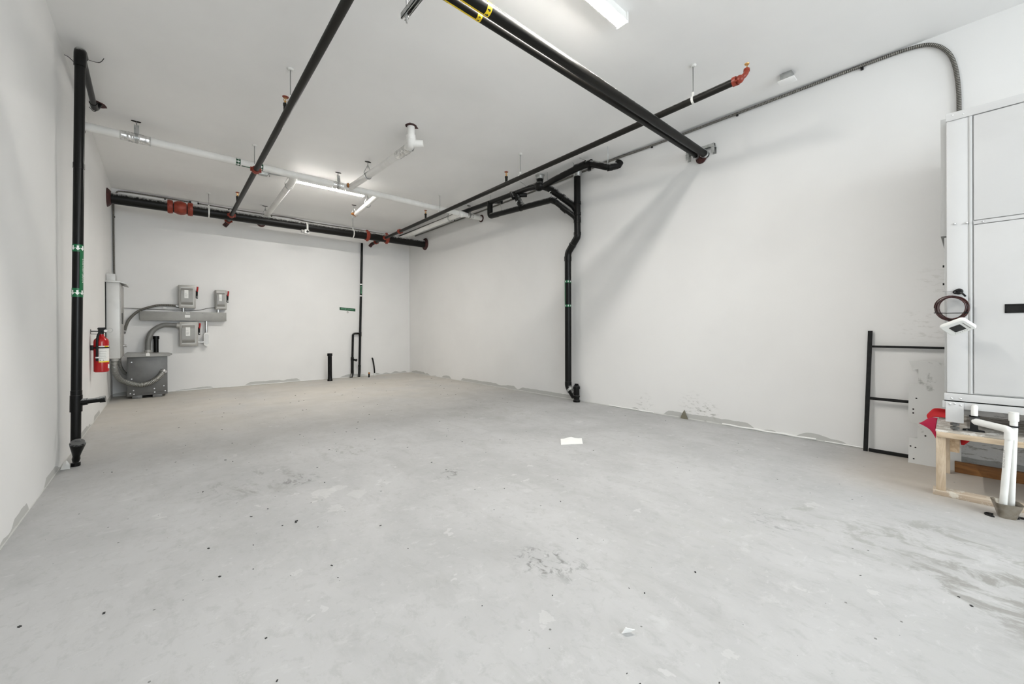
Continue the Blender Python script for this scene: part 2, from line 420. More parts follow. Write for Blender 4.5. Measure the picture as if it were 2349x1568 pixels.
struct('trim_1', bead([(W-.006, 2.15+.0*i-.1*i*1.02, .012+.004*math.sin(i*2.1)) for i in range(11)], .012), M_PAPER)
struct('trim_2', bead([(W-.005, 3.95-.1*i, .010+.003*math.sin(i*1.7)) for i in range(9)], .009), M_PAPER)
struct('trim_3', bead([(W-.005, 1.05-.1*i, .008) for i in range(5)], .007), M_PAPER)
struct('trim_4', bead([(.6+.25*i, D-.005, .010+.003*math.sin(i*1.9)) for i in range(20)], .009), M_PAPER)
def patch(c, rx, ry, m, seed):
    rnd = random.Random(seed); b = BM(); n = 11
    poly = [(c[0]+rx*math.cos(2*math.pi*i/n)*rnd.uniform(.75,1.1), c[1]+ry*math.sin(2*math.pi*i/n)*rnd.uniform(.75,1.1), c[2]) for i in range(n)]
    return prism(b, poly, (0, 0, -.004))
part('firestop_patch', patch((.155, 7.12, C), .085, .10, M_DKRED, 1), M_DKRED, ceil)
part('firestop_patch', patch((3.345, 5.06, C), .095, .085, M_DKRED, 2), M_DKRED, ceil)

# ------------------------------------------------------------------ ceiling lamps
def lamp(y, label):
    x0, x1 = 2.55, 3.86
    t = thing('tube_light', label, 'light', (3.2, y, C), 'tube lights on the ceiling')
    part('housing', prism(BM(), [(x0, y-.040, C), (x0, y-.054, C-.084), (x0, y+.054, C-.084), (x0, y+.040, C)], (x1-x0, 0, 0)), M_HOUSE, t)
    b = BM(); n = 10
    prof = [(y-.050, C-.078)]+[(y+.050*-math.cos(math.pi*i/n), C-.080-.018*math.sin(math.pi*i/n)) for i in range(n+1)]+[(y+.050, C-.078)]
    prism(b, [(x0+.02, p[0], p[1]) for p in prof], (x1-x0-.04, 0, 0)); part('lens', b, M_LENS, t, 'glowing white lens along the underside')
    for xx in (x0-.004, x1-.016):
        part('end_cap', box(BM(), (xx, y-.057, C-.100), (xx+.020, y+.057, C), .004), M_HOUSE, t)
    return t
lamp(2.03, 'long white tube light at the top edge of the picture, lit, end cap showing')
lamp(8.13, 'long white tube light lit on the ceiling behind the white insulated pipe')
lamp(-4.3, 'white tube light near the shopfront behind the camera')

# ------------------------------------------------------------------ left drain stack
t = thing('drain_stack', 'tall black plastic drain pipe with green labels on the left wall', 'pipe', (.10, 5.68, 0))
p0, p1 = V((.10, 5.68, .28)), V((.147, 5.68, 3.97)); ax = (p1-p0).normalized()
def at(z): return lerp(p0, p1, (z-.28)/(3.97-.28))
part('riser', cyl(BM(), at(.52), p1, .038, seg=28), M_ABS, t)
b = BM(); tube(b, rounded([p1-ax*.10, p1+ax*.06, V((.147, 5.82, 4.035))], .06), .044, 20); part('elbow', b, M_ABS, t)
b = BM(); cyl(b, (.147, 5.80, 4.035), (.128, 6.98, 4.025), .028, seg=18)
part('offset_pipe', b, M_ABS, t)
b = BM(); tube(b, rounded([(.130, 6.88, 4.026), (.127, 7.06, 4.024), (.155, 7.10, 4.115)], .05), .034, 16); part('elbow', b, M_ABS, t)
for z in (.70, 2.9):
    part('coupling', band(BM(), at(z), ax, .037, .05, .004), M_ABS, t)
b = BM(); cyl(b, at(.52), at(.68), .044, seg=24); cyl(b, at(.605), (.18, 5.675, .612), .034, seg=20); part('tee_fitting', b, M_ABS, t)
b = BM(); cyl(b, (.16, 5.675, .611), (.295, 5.665, .622), .025, seg=18); cyl(b, (.265, 5.667, .620), (.305, 5.664, .623), .032, seg=18); part('side_stub', b, M_ABS, t)
part('lower_pipe', cyl(BM(), at(.20), at(.54), .036, seg=24), M_ABS, t)
b = BM(); cyl(b, (.10, 5.66, 0), (.10, 5.66, .10), .022, seg=18); lathe(b, (.10, 5.66, .03), (.12, -.45, 1), [(.020,0),(.030,.05),(.026,.08),(.034,.12),(.052,.20),(.056,.225),(.046,.235),(0,.235)], 24); wye = part('cleanout_funnel', b, M_ABS, t)
q = V((.10, 5.66, .03))+V((.12,-.45,1)).normalized()*.236; b = BM(); lathe(b, q, (.12,-.45,1), [(.046,-.004),(.046,.008),(.0,.010)], 22); box(b, q+V((-.020,-.010,.006)), q+V((.020,.010,.030)), .003, Matrix.Rotation(.4, 3, 'X')); part('cleanout_plug', b, M_GREYD, wye)
b = BM(); band(b, (.10, 5.66, .02), (0,0,1), .022, .035, .012); part('floor_collar', b, M_ABS, t)
for pts in ([(.0, 6.05, 4.11), (.05, 5.88, 4.02), (.108, 5.70, 3.90)], [(.17, 5.75, 3.99), (.235, 5.98, 4.10), (.27, 5.92, 4.09), (.30, 5.80, 4.075)], [(.09, 6.95, 3.99), (.13, 7.02, 3.98), (.19, 7.05, 4.10)]):
    part('hanger_wire', tube(BM(), spline(pts, 6), .0035, 6), M_BLACK, t)
lab = BM(); RL = .0395
for z, w in ((2.10, .07), (1.67, .085)): band(lab, at(z), ax, .0381, w, .0012)
strip_wrap(lab, at(2.10), at(1.67), (.88, -.50, 0), RL-.0002, .048)
lab = part('pipe_label', lab, M_GREEN, t, 'green drain label with white letters and arrows')
part('lettering', text_wrap('SANITARY DRAIN', .030, at(1.885), -ax, (.93, -.40, 0), RL+.0008, .98), M_WHITEINK, lab)
b = BM()
for z in (2.10, 1.67):
    for k in range(7): arrow_wrap(b, at(z), -ax, (math.sin(k*.9-2.6), -math.cos(k*.9-2.6), 0), RL+.0010, .046)
parts('arrow', b, M_WHITEINK, lab)

# ------------------------------------------------------------------ insulated white pipe with its branches
WA, WB = V((0, 7.36, 3.89)), V((W, 7.484, 3.89)); wax = (WB-WA).normalized()
def wp(x): return lerp(WA, WB, x/W)
t = thing('insulated_pipe', 'white insulated pipe crossing the room below the ceiling, with short branches', 'pipe', (3.2, 7.42, 3.89))
part('main_run', cyl(BM(), WA, WB, .053, seg=26), M_JACKET, t)
def sleeve(a, b_, r, n=26):
    rnd = random.Random(3); bm = BM(); a, b_ = V(a), V(b_); L = (b_-a).length
    lathe(bm, a, b_-a, [(r*.97, 0)]+[(r+rnd.uniform(0, .006), L*i/n) for i in range(n+1)]+[(r*.97, L)], 22)
    for v in bm.verts: v.co += V((0, rnd.uniform(-.003,.003), rnd.uniform(-.003,.003)))
    return bm
part('foil_sleeve', sleeve(wp(.33), wp(.63), .057), M_FOIL, t, 'crinkled silver foil sleeve at the first hanger')
part('foil_sleeve', sleeve(wp(3.03), wp(3.20), .054, 12), M_FOIL, t)
part('foil_sleeve', sleeve(wp(5.96), wp(6.12), .054, 12), M_FOIL, t)
for x in (0, W):
    b = BM(); s = 1 if x == 0 else -1
    cyl(b, (x, wp(x).y, 3.89), (x+s*.012, wp(x).y, 3.89), .085, seg=18); part('wall_sealant', b, M_DKRED, t)
b = BM()
for x in (1.625, 1.925): band(b, wp(x), wax, .0531, .058, .0015)
strip_wrap(b, wp(1.67), wp(1.90), (0, -.25, -.97), .0540, .024)
gl = part('pipe_label', b, M_DKGREEN, t, 'small dark green flow label')
b = BM()
for x in (1.625, 1.925):
    for k in range(6): arrow_wrap(b, wp(x), wax, (0, -math.sin(k*.85), math.cos(k*.85)), .0552, .046)
parts('arrow', b, M_WHITEINK, gl)
part('lettering', text_wrap('STORM DRAIN', .019, wp(1.785), wax, (0, -.25, -.97), .0546, 1.0), M_LGREEN, gl)
# branch towards the back wall beside the lamp
b = BM(); tube(b, rounded([wp(2.40)+V((0,.02,0)), (2.445, 7.62, 3.89), (2.46, 7.9, 3.885)], .1), .056, 18); cyl(b, (2.452, 7.8, 3.886), (2.535, D, 3.86), .051, seg=22)
ba = part('branch_pipe', b, M_JACKET, t)
part('wall_sealant', cyl(BM(), (2.535, D-.012, 3.86), (2.535, D, 3.86), .095, seg=18), M_DKRED, ba)
# branch towards the camera, elbow up into the ceiling
b = BM(); cyl(b, wp(3.325), (3.385, 5.30, 3.885), .053, seg=22)
bb = part('branch_pipe', b, M_JACKET, t)
b = BM(); cyl(b, (3.345, 5.08, 3.93), (3.345, 5.08, C), .052, seg=22); part('upturned_pipe', b, M_JACKET, t)
b = sleeve((3.378, 5.55, 3.885), (3.39, 5.19, 3.885), .060, 14); part('foil_elbow', b, M_FOIL, t, 'white taped elbow fitting turning up')
b = BM(); tube(b, rounded([(3.388, 5.26, 3.885), (3.36, 5.10, 3.895), (3.345, 5.08, 4.0)], .08), .063, 16); cyl(b, (3.36, 5.12, 3.90), (3.50, 5.02, 3.905), .056, .046, 18); part('tee_fitting', b, M_JACKET, t)
# short capped branch right of the lamp
b = BM(); cyl(b, wp(3.87), (4.01, 9.0, 3.885), .046, seg=20); band(b, (3.93, 8.1, 3.887), (.1,1,0), .044, .10, .007); bc = part('branch_pipe', b, M_JACKET, t)
b = BM(); cyl(b, (4.008, 8.98, 3.885), (4.02, 9.10, 3.885), .05, .03, 18); sphere(b, (3.965, 9.06, 3.895), .035, (1.1,1.6,.8)); part('sealed_end', b, M_ORANGE, bc, 'open end smeared with orange sealant')
sphere(b := BM(), (3.265, 7.33, 3.90), .022, (1,1,1.9)); part('sealant_drip', b, M_ORANGE, t)
b = BM(); cyl(b, wp(3.325)-wax*.07, wp(3.325)+wax*.07, .062, seg=22); part('tee_fitting', b, M_JACKET, t)
# branch along the right wall
b = BM(); cyl(b, wp(5.80), (5.845, D-.05, 3.885), .053, seg=22); part('branch_pipe', b, M_JACKET, t)
b = BM(); cyl(b, wp(5.80)-wax*.08, wp(5.80)+wax*.08, .062, seg=22); sphere(b, wp(5.80)+V((0,.0,-.01)), .066); part('tee_fitting', b, M_JACKET, t)

# ------------------------------------------------------------------ big black sprinkler main
MA, MB_ = V((0, 10.27, 3.72)), V((W, 10.13, 3.72)); mx = (MB_-MA).normalized(); RM = .103
def mp(x): return lerp(MA, MB_, x/W)
t = thing('sprinkler_main', 'thick black steel sprinkler main running wall to wall near the back wall', 'pipe', (3.2, 10.2, 3.72))
part('main_run', cyl(BM(), MA, MB_, RM, seg=32), M_STEEL, t)
for x, s in ((0, 1), (W, -1)):
    part('wall_sealant', lathe(BM(), (x, mp(x).y, 3.72), (s,0,0), [(.17,0),(.17,.008),(.15,.03),(.115,.055),(.10,.055)], 22), M_DKRED, t)
b = BM(); c = .83; prof = [(.10,0),(.125,0),(.132,.03),(.125,.075),(.098,.085),(.104,.10),(.128,.15),(.134,.20),(.124,.25),(.104,.285),(.098,.30),(.125,.31),(.132,.345),(.125,.385),(.10,.385)]
lathe(b, mp(c), mx, prof, 28)
for xx in (c+.038, c+.348):
    for s in (-1, 1): box(b, mp(xx)+V((-.022, s*.128-.022, -.03)), mp(xx)+V((.022, s*.128+.022, .03)), .006)
part('check_valve', b, M_RED, t, 'red check valve with bolted collars')
def mech_tee(x, nm='outlet_clamp'):
    b = BM(); band(b, mp(x), mx, RM-.002, .085, .018)
    for s in (-1, 1): box(b, mp(x)+V((-.025, -.03, s*.118-.025)), mp(x)+V((.025, .03, s*.118+.025)), .005)
    return part(nm, b, M_RED, t, 'red bolted outlet clamp')
for x in (4.72, 5.235): mech_tee(x)

def head(bm_dark, c, z0, z1):
    cyl(bm_dark, (c[0], c[1], z0), (c[0], c[1], z1), .024, seg=14)
def sprinkler_head(c, z0, parent):
    """nipple on the branch, brass frame arms and deflector"""
    b = BM(); z0 -= .03; cyl(b, (c[0], c[1], z0), (c[0], c[1], z0+.11), .022, seg=14); band(b, (c[0],c[1],z0+.10), (0,0,1), .018, .025, .008); h = part('head_nipple', b, M_STEEL2, parent)
    b = BM()
    cyl(b, (c[0], c[1], z0+.11), (c[0], c[1], z0+.14), .012, seg=10)
    for s in (-1, 1): tube(b, [(c[0]+s*.012, c[1], z0+.13), (c[0]+s*.018, c[1], z0+.155), (c[0]+s*.006, c[1], z0+.185)], .004, 6)
    cyl(b, (c[0], c[1], z0+.13), (c[0], c[1], z0+.18), .004, seg=8)
    part('frame_arms', b, M_BRASS, h)
    b = BM(); lathe(b, (c[0], c[1], z0+.182), (0,0,1), [(0,0),(.030,0),(.034,.006),(.030,.008),(0,.006)], 16); part('deflector', b, M_RED, h)
def coupling(c, axv, r, parent, w=.065, m=None):
    b = BM(); axv = V(axv).normalized(); band(b, c, axv, r-.004, w, .020); band(b, V(c)+axv*.012, axv, r+.014, w*.5, .008)
    u, v, d = frame(axv)
    for s in (-1, 1):
        q = V(c)+u*(s*(r+.024)); cyl(b, q-v*.03, q+v*.03, .013, seg=10)
    return part('coupling', b, m or M_RED, parent)
ZS = 3.745
def branch(name, label, A, B, r, coup, heads, far, near=None, tx=None):
    A, B = V(A), V(B); a = (B-A).normalized()
    def q(y): return lerp(A, B, (y-A.y)/(B.y-A.y))
    t = thing(name, label, 'pipe', q(5), 'sprinkler branch lines')
    part('branch_run', cyl(BM(), A, B, r, seg=22), M_STEEL2, t)
    for y in coup: coupling(q(y), a, r, t)
    for y in heads: sprinkler_head((q(y).x-.0, q(y).y), ZS+.02, t)
    b = BM(); e = q(B.y)
    tube(b, rounded([e-a*.04, e+a*.08, e+a*.08+V((-.05, .0, -.07))], .05), .045, 16); part('elbow', b, M_DKRED if far else M_RED, t)
    return t, q
t1, q1 = branch('sprinkler_branch', 'black sprinkler branch line crossing the ceiling on the left', (1.742, .3, ZS), (1.848, 10.86, 3.70), .036, (7.06, 10.12, 10.66), (5.05, 9.15), True)
t2, q2 = branch('sprinkler_branch', 'black sprinkler branch line on the right ending in a red elbow by the ceiling', (5.012, 1.50, ZS), (5.165, 10.90, 3.695), .036, (9.15, 10.02, 10.66), (5.06, 7.85), True)
b = BM(); sphere(b, (5.011, 1.46, ZS), .040, (.9,1,1)); band(b, (5.012, 1.505, ZS), (0,1,0), .030, .035, .014)
tube(b, rounded([(5.011, 1.46, ZS), (5.035, 1.425, ZS+.03), (5.055, 1.415, ZS+.06), (5.068, 1.415, ZS+.10)], .03), .024, 14); band(b, (5.066, 1.415, ZS+.09), (.2,0,1), .022, .02, .006)
for s_ in (-1, 1): cyl(b, (5.011+s_*.040, 1.475, ZS-.02), (5.011+s_*.040, 1.50, ZS-.02), .008, seg=8)
e2 = part('end_elbow', b, M_RED, t2, 'bright red cast elbow')
b = BM(); cyl(b, (5.070, 1.415, ZS+.10), (5.072, 1.415, ZS+.115), .013, seg=10)
for s_ in (-1, 1): tube(b, [(5.072+s_*.011, 1.415, ZS+.11), (5.074+s_*.013, 1.415, ZS+.15)], .003, 6)
lathe(b, (5.074, 1.415, ZS+.15), (0,0,1), [(0,0),(.020,0),(.023,.008),(0,.010)], 14); part('sprinkler_tip', b, M_BRASS, e2)

# ------------------------------------------------------------------ pipe hangers
HG = 'pipe hangers under the ceiling'
def rod_hanger(x, y, zc, r, label, axv=(0,1,0), tail=True):
    t = thing('rod_hanger', label, 'hanger', (x, y, C), HG)
    part('rod', cyl(BM(), (x, y, zc+r+.012), (x, y, C-.012), .0055, seg=8), M_ROD, t)
    part('ceiling_cup', lathe(BM(), (x, y, C), (0,0,-1), [(.032,0),(.034,.006),(.022,.018),(0,.020)], 14), M_STRAP, t)
    b = BM(); band(b, (x, y, zc), axv, r+.001, .024, .003); box(b, (x-.012, y-.012, zc+r), (x+.012, y+.012, zc+r+.045), .003); part('strap_loop', b, M_STRAP, t)
    return t
rod_hanger(1.785, 4.80, ZS, .036, 'thin rod hanger in open ceiling on the left black branch line, nearest the camera')
rod_hanger(1.805, 7.14, ZS, .036, 'thin rod hanger on the left black branch line where it meets the white pipe')
rod_hanger(5.02, 1.92, ZS, .036, 'rod hanger beside the red elbow end of the right black branch line')
rod_hanger(5.075, 4.72, ZS, .036, 'rod hanger midway along the right black branch line above the drain bends')
rod_hanger(5.12, 7.26, ZS, .036, 'rod hanger on the right black branch line just before the white pipe')
rod_hanger(1.47, mp(1.47).y, 3.72, RM, 'rod hanger on the thick main just right of the red valve', mx)
rod_hanger(4.36, mp(4.36).y, 3.72, RM, 'rod hanger with white loop on the thick main near the back corner', mx)
def clevis(c, r, axv, label, yoke='plate', hole=True):
    c = V(c); u, v, d = frame(axv); side = V((d.y, -d.x, 0)).normalized()
    t = thing('clevis_hanger', label, 'hanger', (c.x, c.y, C), HG)
    top = V((c.x, c.y, (c.z+r+C)/2+.03))
    part('rod', cyl(BM(), top-V((0,0,.05)), (c.x, c.y, C), .006, seg=8), M_ROD, t)
    b = BM()
    if yoke == 'plate':
        w = .026
        poly = [top+side*.020, top-side*.020, V((c.x, c.y, c.z+.6*r))-side*.040, V((c.x, c.y, c.z+.6*r))+side*.040]
        prism(b, [p-d*w for p in poly], d*2*w)
    else:
        pts = [c+side*(r+.004)*math.cos(a)+V((0,0,1))*(r+.004)*math.sin(a) for a in [math.pi+math.pi*i/12 for i in range(13)]]
        pts = [top+side*-.004]+[c-side*(r+.01)+V((0,0,.04))]+pts+[c+side*(r+.01)+V((0,0,.04)), top+side*.004]
        tube(b, pts, .006, 6)
    part('yoke', b, M_GALV, t)
    part('cradle_band', band(BM(), c, d, r+.001, .032, .004), M_GALV, t)
    if hole: part('anchor_hole', patch((c.x, c.y, C), .055, .03, M_HOLE, int(c.x*100)), M_HOLE, t)
    return t
clevis(wp(.49), .060, wax, 'galvanised clevis hanger on the white pipe at the silver foil sleeve')
clevis(wp(3.12), .058, wax, 'galvanised clevis hanger on the white pipe above the lit lamp')
clevis((3.345, 6.62, 3.886), .056, (0,1,0), 'wire loop hanger on the white branch pointing towards the camera', 'loop')
clevis(wp(6.02), .058, wax, 'galvanised clevis hanger on the white pipe near the right wall')
clevis((2.463, 8.02, 3.885), .056, (0,1,0), 'loop hanger on the white branch at the left end of the lamp', 'loop', False)
clevis((2.515, 10.5, 3.866), .054, (0,1,0), 'loop hanger on the white branch behind the thick black main', 'loop')
clevis((3.945, 8.16, 3.887), .054, (0,1,0), 'loop hanger on the short capped white branch, end nearer the lamp', 'loop')
clevis((4.015, 9.13, 3.885), .040, (0,1,0), 'dangling hook hanger at the orange sealed end of the short white branch', 'loop')
clevis((5.81, 7.95, 3.888), .058, (0,1,0), 'round wire hanger on the white branch beside the right wall', 'loop', False)

# ------------------------------------------------------------------ gas pipe pair and their strut brackets
GU, GL = 2.352, 2.463; ZG = 3.685
gr = 'pair of yellow labelled gas pipes'
for nm, y, r, lx, lab in (('upper', GU, .046, 2.575, 'thicker black pipe of the diagonal pair, with yellow label'), ('lower', GL, .031, 2.578, 'thinner black pipe of the diagonal pair, with yellow label')):
    z = ZG+.0 if r > .04 else ZG+.012
    t = thing('gas_pipe', lab, 'pipe', (3.2, y, z), gr)
    part('pipe_run', cyl(BM(), (.35, y, z), (W, y, z), r, seg=26), M_STEEL, t)
    b = BM(); band(b, (lx-.018, y, z), (1,0,0), r+.0002, .042, .0014)
    rad = (0, .55, -.84) if r > .04 else (0, .42, -.9)
    strip_wrap(b, (1.55, y, z), (lx-.02, y, z), rad, r+.0012, r*.98, 10)
    lb = part('pipe_label', b, M_YELLOW, t, 'yellow wrap label with black capitals')
    part('lettering', text_wrap('LOW PRESSURE NAT. GAS', r*.86, (2.09, y, z), (1,0,0), rad, r+.0022, .95 if r > .04 else 1.35), M_BLACKINK, lb)
    b = BM()
    for k in range(8): arrow_wrap(b, (lx-.018, y, z), (1,0,0), (0, math.sin(k*.8), math.cos(k*.8)), r+.0024, r*.62)
    parts('arrow', b, M_BLACKINK, lb)
t = thing('strut_bracket', 'galvanised strut bracket holding the diagonal pipe pair to the right wall', 'bracket', (W-.05, 2.4, 3.75))
def channel(bm, y0, y1, x, z, w=.041, h=.041, th=.004, down=True):
    box(bm, (x-w/2, y0, z+h-th), (x+w/2, y1, z+h))
    for s in (-1, 1): box(bm, (x+s*(w/2-th/2)-th/2, y0, z), (x+s*(w/2-th/2)+th/2, y1, z+h))
    for s in (-1, 1): box(bm, (x+s*(w/2-.006)-.006, y0, z), (x+s*(w/2-.006)+.006, y1, z+th))
    return bm
part('channel', channel(BM(), 2.215, 2.60, W-.055, 3.745), M_GALV, t)
for y in (2.235, 2.58):
    b = BM(); box(b, (W-.08, y-.022, 3.735), (W-.004, y+.022, 3.745)); box(b, (W-.075, y-.022, 3.665), (W-.069, y+.022, 3.74)); box(b, (W-.01, y-.022, 3.66), (W, y+.022, 3.745))
    cyl(b, (W-.078, y, 3.70), (W-.062, y, 3.70), .012, seg=10); part('angle_foot', b, M_GALV, t)
for y, r in ((GU, .046), (GL, .031)):
    part('pipe_clamp', band(BM(), (W-.06, y, ZG), (1,0,0), r+.002, .04, .006), M_ZINC, t)
b = BM(); lathe(b, (W-.012, GL-.05, ZG-.03), (-1,0,0), [(0,0),(.075,0),(.07,.015),(.045,.022),(0,.022)], 14); part('wall_sealant', b, M_DKRED, t)
t = thing('trapeze_hanger', 'grey slotted strut hanger with a dangling rod at the top edge of the picture', 'bracket', (2.09, 2.45, 3.64))
b = channel(BM(), 2.05, 2.755, 2.088, 3.60); part('channel', b, M_GALV, t)
for y in (2.70, 2.10):
    part('rod', cyl(BM(), (2.088, y, 3.545), (2.088, y, C), .007, seg=10), M_ZINC, t)
    part('nut', cyl(BM(), (2.088, y, 3.583), (2.088, y, 3.600), .017, seg=6), M_ZINC, t)
part('slot', box(BM(), (2.079, 2.635, 3.598), (2.097, 2.665, 3.6035)), M_HOLE, t)

# ------------------------------------------------------------------ right-hand drain stack
SX, SY, SR = 6.268, 4.53, .058
t = thing('drain_stack', 'black drain stack with many bends and branches on the right wall', 'pipe', (SX, SY, 0))
part('riser', cyl(BM(), (SX, SY, 2.93), (SX, SY, 4.0), SR, seg=28), M_ABS, t)
part('top_collar', lathe(BM(), (SX, SY, 3.985), (0,0,1), [(.055,0),(.068,.01),(.075,.05),(.085,.075),(.085,.095),(.05,.095)], 24), M_GALV, t, 'grey metal collar under the ceiling')
b = BM(); tube(b, rounded([(SX, SY, 3.0), (SX, SY, 2.925), (SX, 4.745, 2.675), (SX, 4.752, 2.58)], .085), SR+.002, 20); part('offset_bend', b, M_ABS, t)
b = BM(); cyl(b, (SX, 4.752, 2.62), (SX, 4.757, .30), SR, seg=28); part('lower_riser', b, M_ABS, t)
b = BM()
for (z, y) in ((3.52, SY), (3.33, SY), (3.245, SY), (3.20, SY), (2.98, SY)): band(b, (SX, y, z), (0,0,1), SR-.001, .05, .008)
band(b, (SX, 4.752, 2.565), (0,0,1), SR-.001, .08, .009); band(b, (SX, 4.64, 2.80), (0, .65,-.75), SR, .03, .008)
parts('coupling_band', b, M_ABS, t)
b = BM(); tube(b, rounded([(SX, 4.757, .34), (SX, 4.757, .25), (SX-.01, 4.60, .09)], .07), SR+.003, 20); part('bottom_bend', b, M_ABS, t)
part('bend_collar', band(BM(), (SX-.003, 4.705, .197), (0,-.70,-.72), SR+.004, .04, .007), M_GALV, t, 'pale taped collar on the bottom bend')
b = BM(); cyl(b, (SX-.01, 4.556, 0), (SX-.01, 4.556, .275), .052, seg=24); band(b, (SX-.01, 4.556, .255), (0,0,1), .05, .045, .012); band(b, (SX-.01, 4.556, .10), (0,0,1), .05, .03, .010); band(b, (SX-.01, 4.556, .02), (0,0,1), .05, .04, .012)
hb = part('cleanout_hub', b, M_ABS, t)
b = BM(); cyl(b, (SX-.01, 4.556, .27), (SX-.01, 4.556, .292), .050, seg=20); box(b, (SX-.03, 4.526, .292), (SX+.01, 4.586, .322), .004); part('cleanout_plug', b, M_BLACK, hb)
# upper horizontal run under the ceiling
def abs_pipe(name, pts, r, rad=.07, parent=t, seg=18):
    b = BM(); tube(b, rounded(pts, rad), r, seg); return part(name, b, M_ABS, parent)
RX = 5.95
abs_pipe('ceiling_run', [(RX+.02, D-.03, 4.00), (RX, 7.40, 3.985), (RX, 6.45, 3.968), (RX, 5.25, 3.955)], .049)
abs_pipe('ceiling_run', [(RX+.02, 5.05, 3.90), (RX, 4.80, 3.93), (RX, 4.20, 3.985), (RX, 3.98, 3.965), (RX+.005, 3.80, 3.875), (RX+.06, 3.69, 3.83), (RX+.20, 3.62, 3.87)], .054, .09)
b = BM(); cyl(b, (RX+.20, 3.62, 3.87), (RX+.23, 3.605, 3.93), .060, .066, 18); cyl(b, (RX+.05, 3.70, 3.825), (RX+.11, 3.665, 3.84), .057, seg=18); part('end_trap', b, M_ABS, t)
b = BM(); cyl(b, (RX, 4.30, 3.985), (RX, 4.08, 3.985), .062, seg=20); band(b, (RX, 4.00, 3.968), (0,1,.1), .053, .05, .012); cyl(b, (RX, 4.02, 3.93), (RX, 4.02, 3.86), .030, seg=14); parts('coupling_band', b, M_ABS, t)
# knee under the ceiling fitting, then diagonal into the stack
abs_pipe('diagonal_branch', [(RX, 5.40, 3.955), (RX, 5.16, 3.925), (RX+.06, 4.98, 3.85), (SX-.02, 4.60, 3.49), (SX, 4.55, 3.40)], .058, .10)
b = BM(); sphere(b, (RX, 5.16, 3.92), .090, (1,1.2,1)); cyl(b, (RX+.05, 4.99, 3.86), (RX+.13, 4.86, 3.745), .064, seg=20); band(b, (RX+.19, 4.76, 3.65), (.37,-.62,-.62), .057, .04, .009); part('knee_fitting', b, M_ABS, t)
b = BM(); cyl(b, (RX, 5.14, 3.96), (RX, 5.14, 4.04), .062, seg=22); part('ceiling_drop', b, M_ABS, t)
part('ceiling_clamp', lathe(BM(), (RX, 5.14, 4.035), (0,0,1), [(.06,0),(.072,.005),(.074,.055),(.084,.065),(.084,.08),(.05,.08)], 22), M_GALV, t, 'galvanised band clamp on the ceiling drop')
# left drop, lower run, trap, second diagonal
abs_pipe('drop_pipe', [(RX, 6.62, 3.985), (RX, 6.62, 3.68), (RX+.0, 6.35, 3.668)], .058, .06)
b = BM(); sphere(b, (RX+.06, 6.42, 3.955), .05, (1.2,1.3,.9)); cyl(b, (RX, 6.50, 3.965), (RX+.16, 6.40, 3.965), .045, seg=16); part('tee_fitting', b, M_ABS, t)
abs_pipe('lower_run', [(RX, 6.45, 3.675), (RX, 5.62, 3.632), (RX+.03, 4.88, 3.605)], .056)
abs_pipe('second_diagonal', [(RX+.02, 4.92, 3.610), (RX+.05, 4.84, 3.585), (SX-.02, 4.58, 3.30), (SX, 4.545, 3.23)], .050, .06)
b = BM(); band(b, (RX+.17, 4.70, 3.43), (.42,-.53,-.62), .049, .12, .008); cyl(b, (RX+.03, 4.87, 3.60), (RX+.06, 4.81, 3.57), .062, seg=16); band(b, (RX, 5.66, 3.634), (0,1,.05), .056, .03, .006); parts('coupling_band', b, M_ABS, t)
abs_pipe('trap_drop', [(RX, 5.82, 3.96), (RX+.01, 5.78, 3.88), (RX, 5.68, 3.72), (RX, 5.60, 3.645)], .062, .06)
b = BM(); tube(b, rounded([(RX-.02, 5.92, 3.99), (RX-.05, 5.86, 3.93), (RX-.06, 5.80, 3.84)], .04), .032, 12); cyl(b, (RX, 5.70, 3.89), (RX+.12, 5.62, 3.90), .042, seg=14); part('trap_arm', b, M_ABS, t)
b = BM(); lathe(b, (RX-.052, 5.70, 3.745), (-1,-.2,0), [(.014,0),(.024,.004),(.024,.008),(.014,.010),(.014,0)], 16); part('white_tag', b, M_WHITEINK, t)
b = BM(); lathe(b, (RX+.08, 4.93, 3.775), (.1,-.2,-1), [(.02,0),(.05,.004),(.05,.012),(.02,.014)], 16); part('white_ring', b, M_WHITEINK, t)
for pts in ([(RX-.05,6.63,3.92),(RX-.01,6.60,4.02),(RX-.02,6.58,C)], [(RX,5.45,3.90),(RX,5.55,4.05),(RX-.06,5.62,C)], [(RX,4.05,4.02),(RX-.03,4.20,C)], [(RX+.05,3.72,3.78),(RX,3.66,3.92),(RX-.03,3.64,C)],
            [(RX-.05,4.32,3.98),(RX,4.34,4.06),(RX+.02,4.38,C)], [(RX+.06,6.36,3.93),(RX+.07,6.30,3.68)], [(RX+.02,4.86,3.64),(RX+.02,4.88,3.72)], [(RX+.10,5.02,3.93),(RX+.03,4.98,4.03),(RX,4.95,C)]):
    part('hanger_wire', tube(BM(), spline(pts, 5), .0045, 6), M_GALV, t)
b = BM(); za, zb = 2.15, 1.715
for z in (za, zb): band(b, (SX, 4.7545, z), (0,0,1), SR+.0003, .045, .0012)
vd = V((-.80, .60, 0)); strip_wrap(b, (SX, 4.7545, za), (SX, 4.7545, zb), vd, SR+.0012, .062)
lb = part('pipe_label', b, M_GREEN, t, 'green drain label with white letters')
part('lettering', text_wrap('SANITARY DRAIN', .030, (SX, 4.7545, (za+zb)/2), (0,0,-1), (-.60,.80,0), SR+.0025, 1.12), M_WHITEINK, lb)
b = BM()
for z in (za, zb):
    for k in range(8): arrow_wrap(b, (SX, 4.7545, z), (0,0,-1), (math.cos(k*.785), math.sin(k*.785), 0), SR+.0026, .034)
parts('arrow', b, M_WHITEINK, lb)

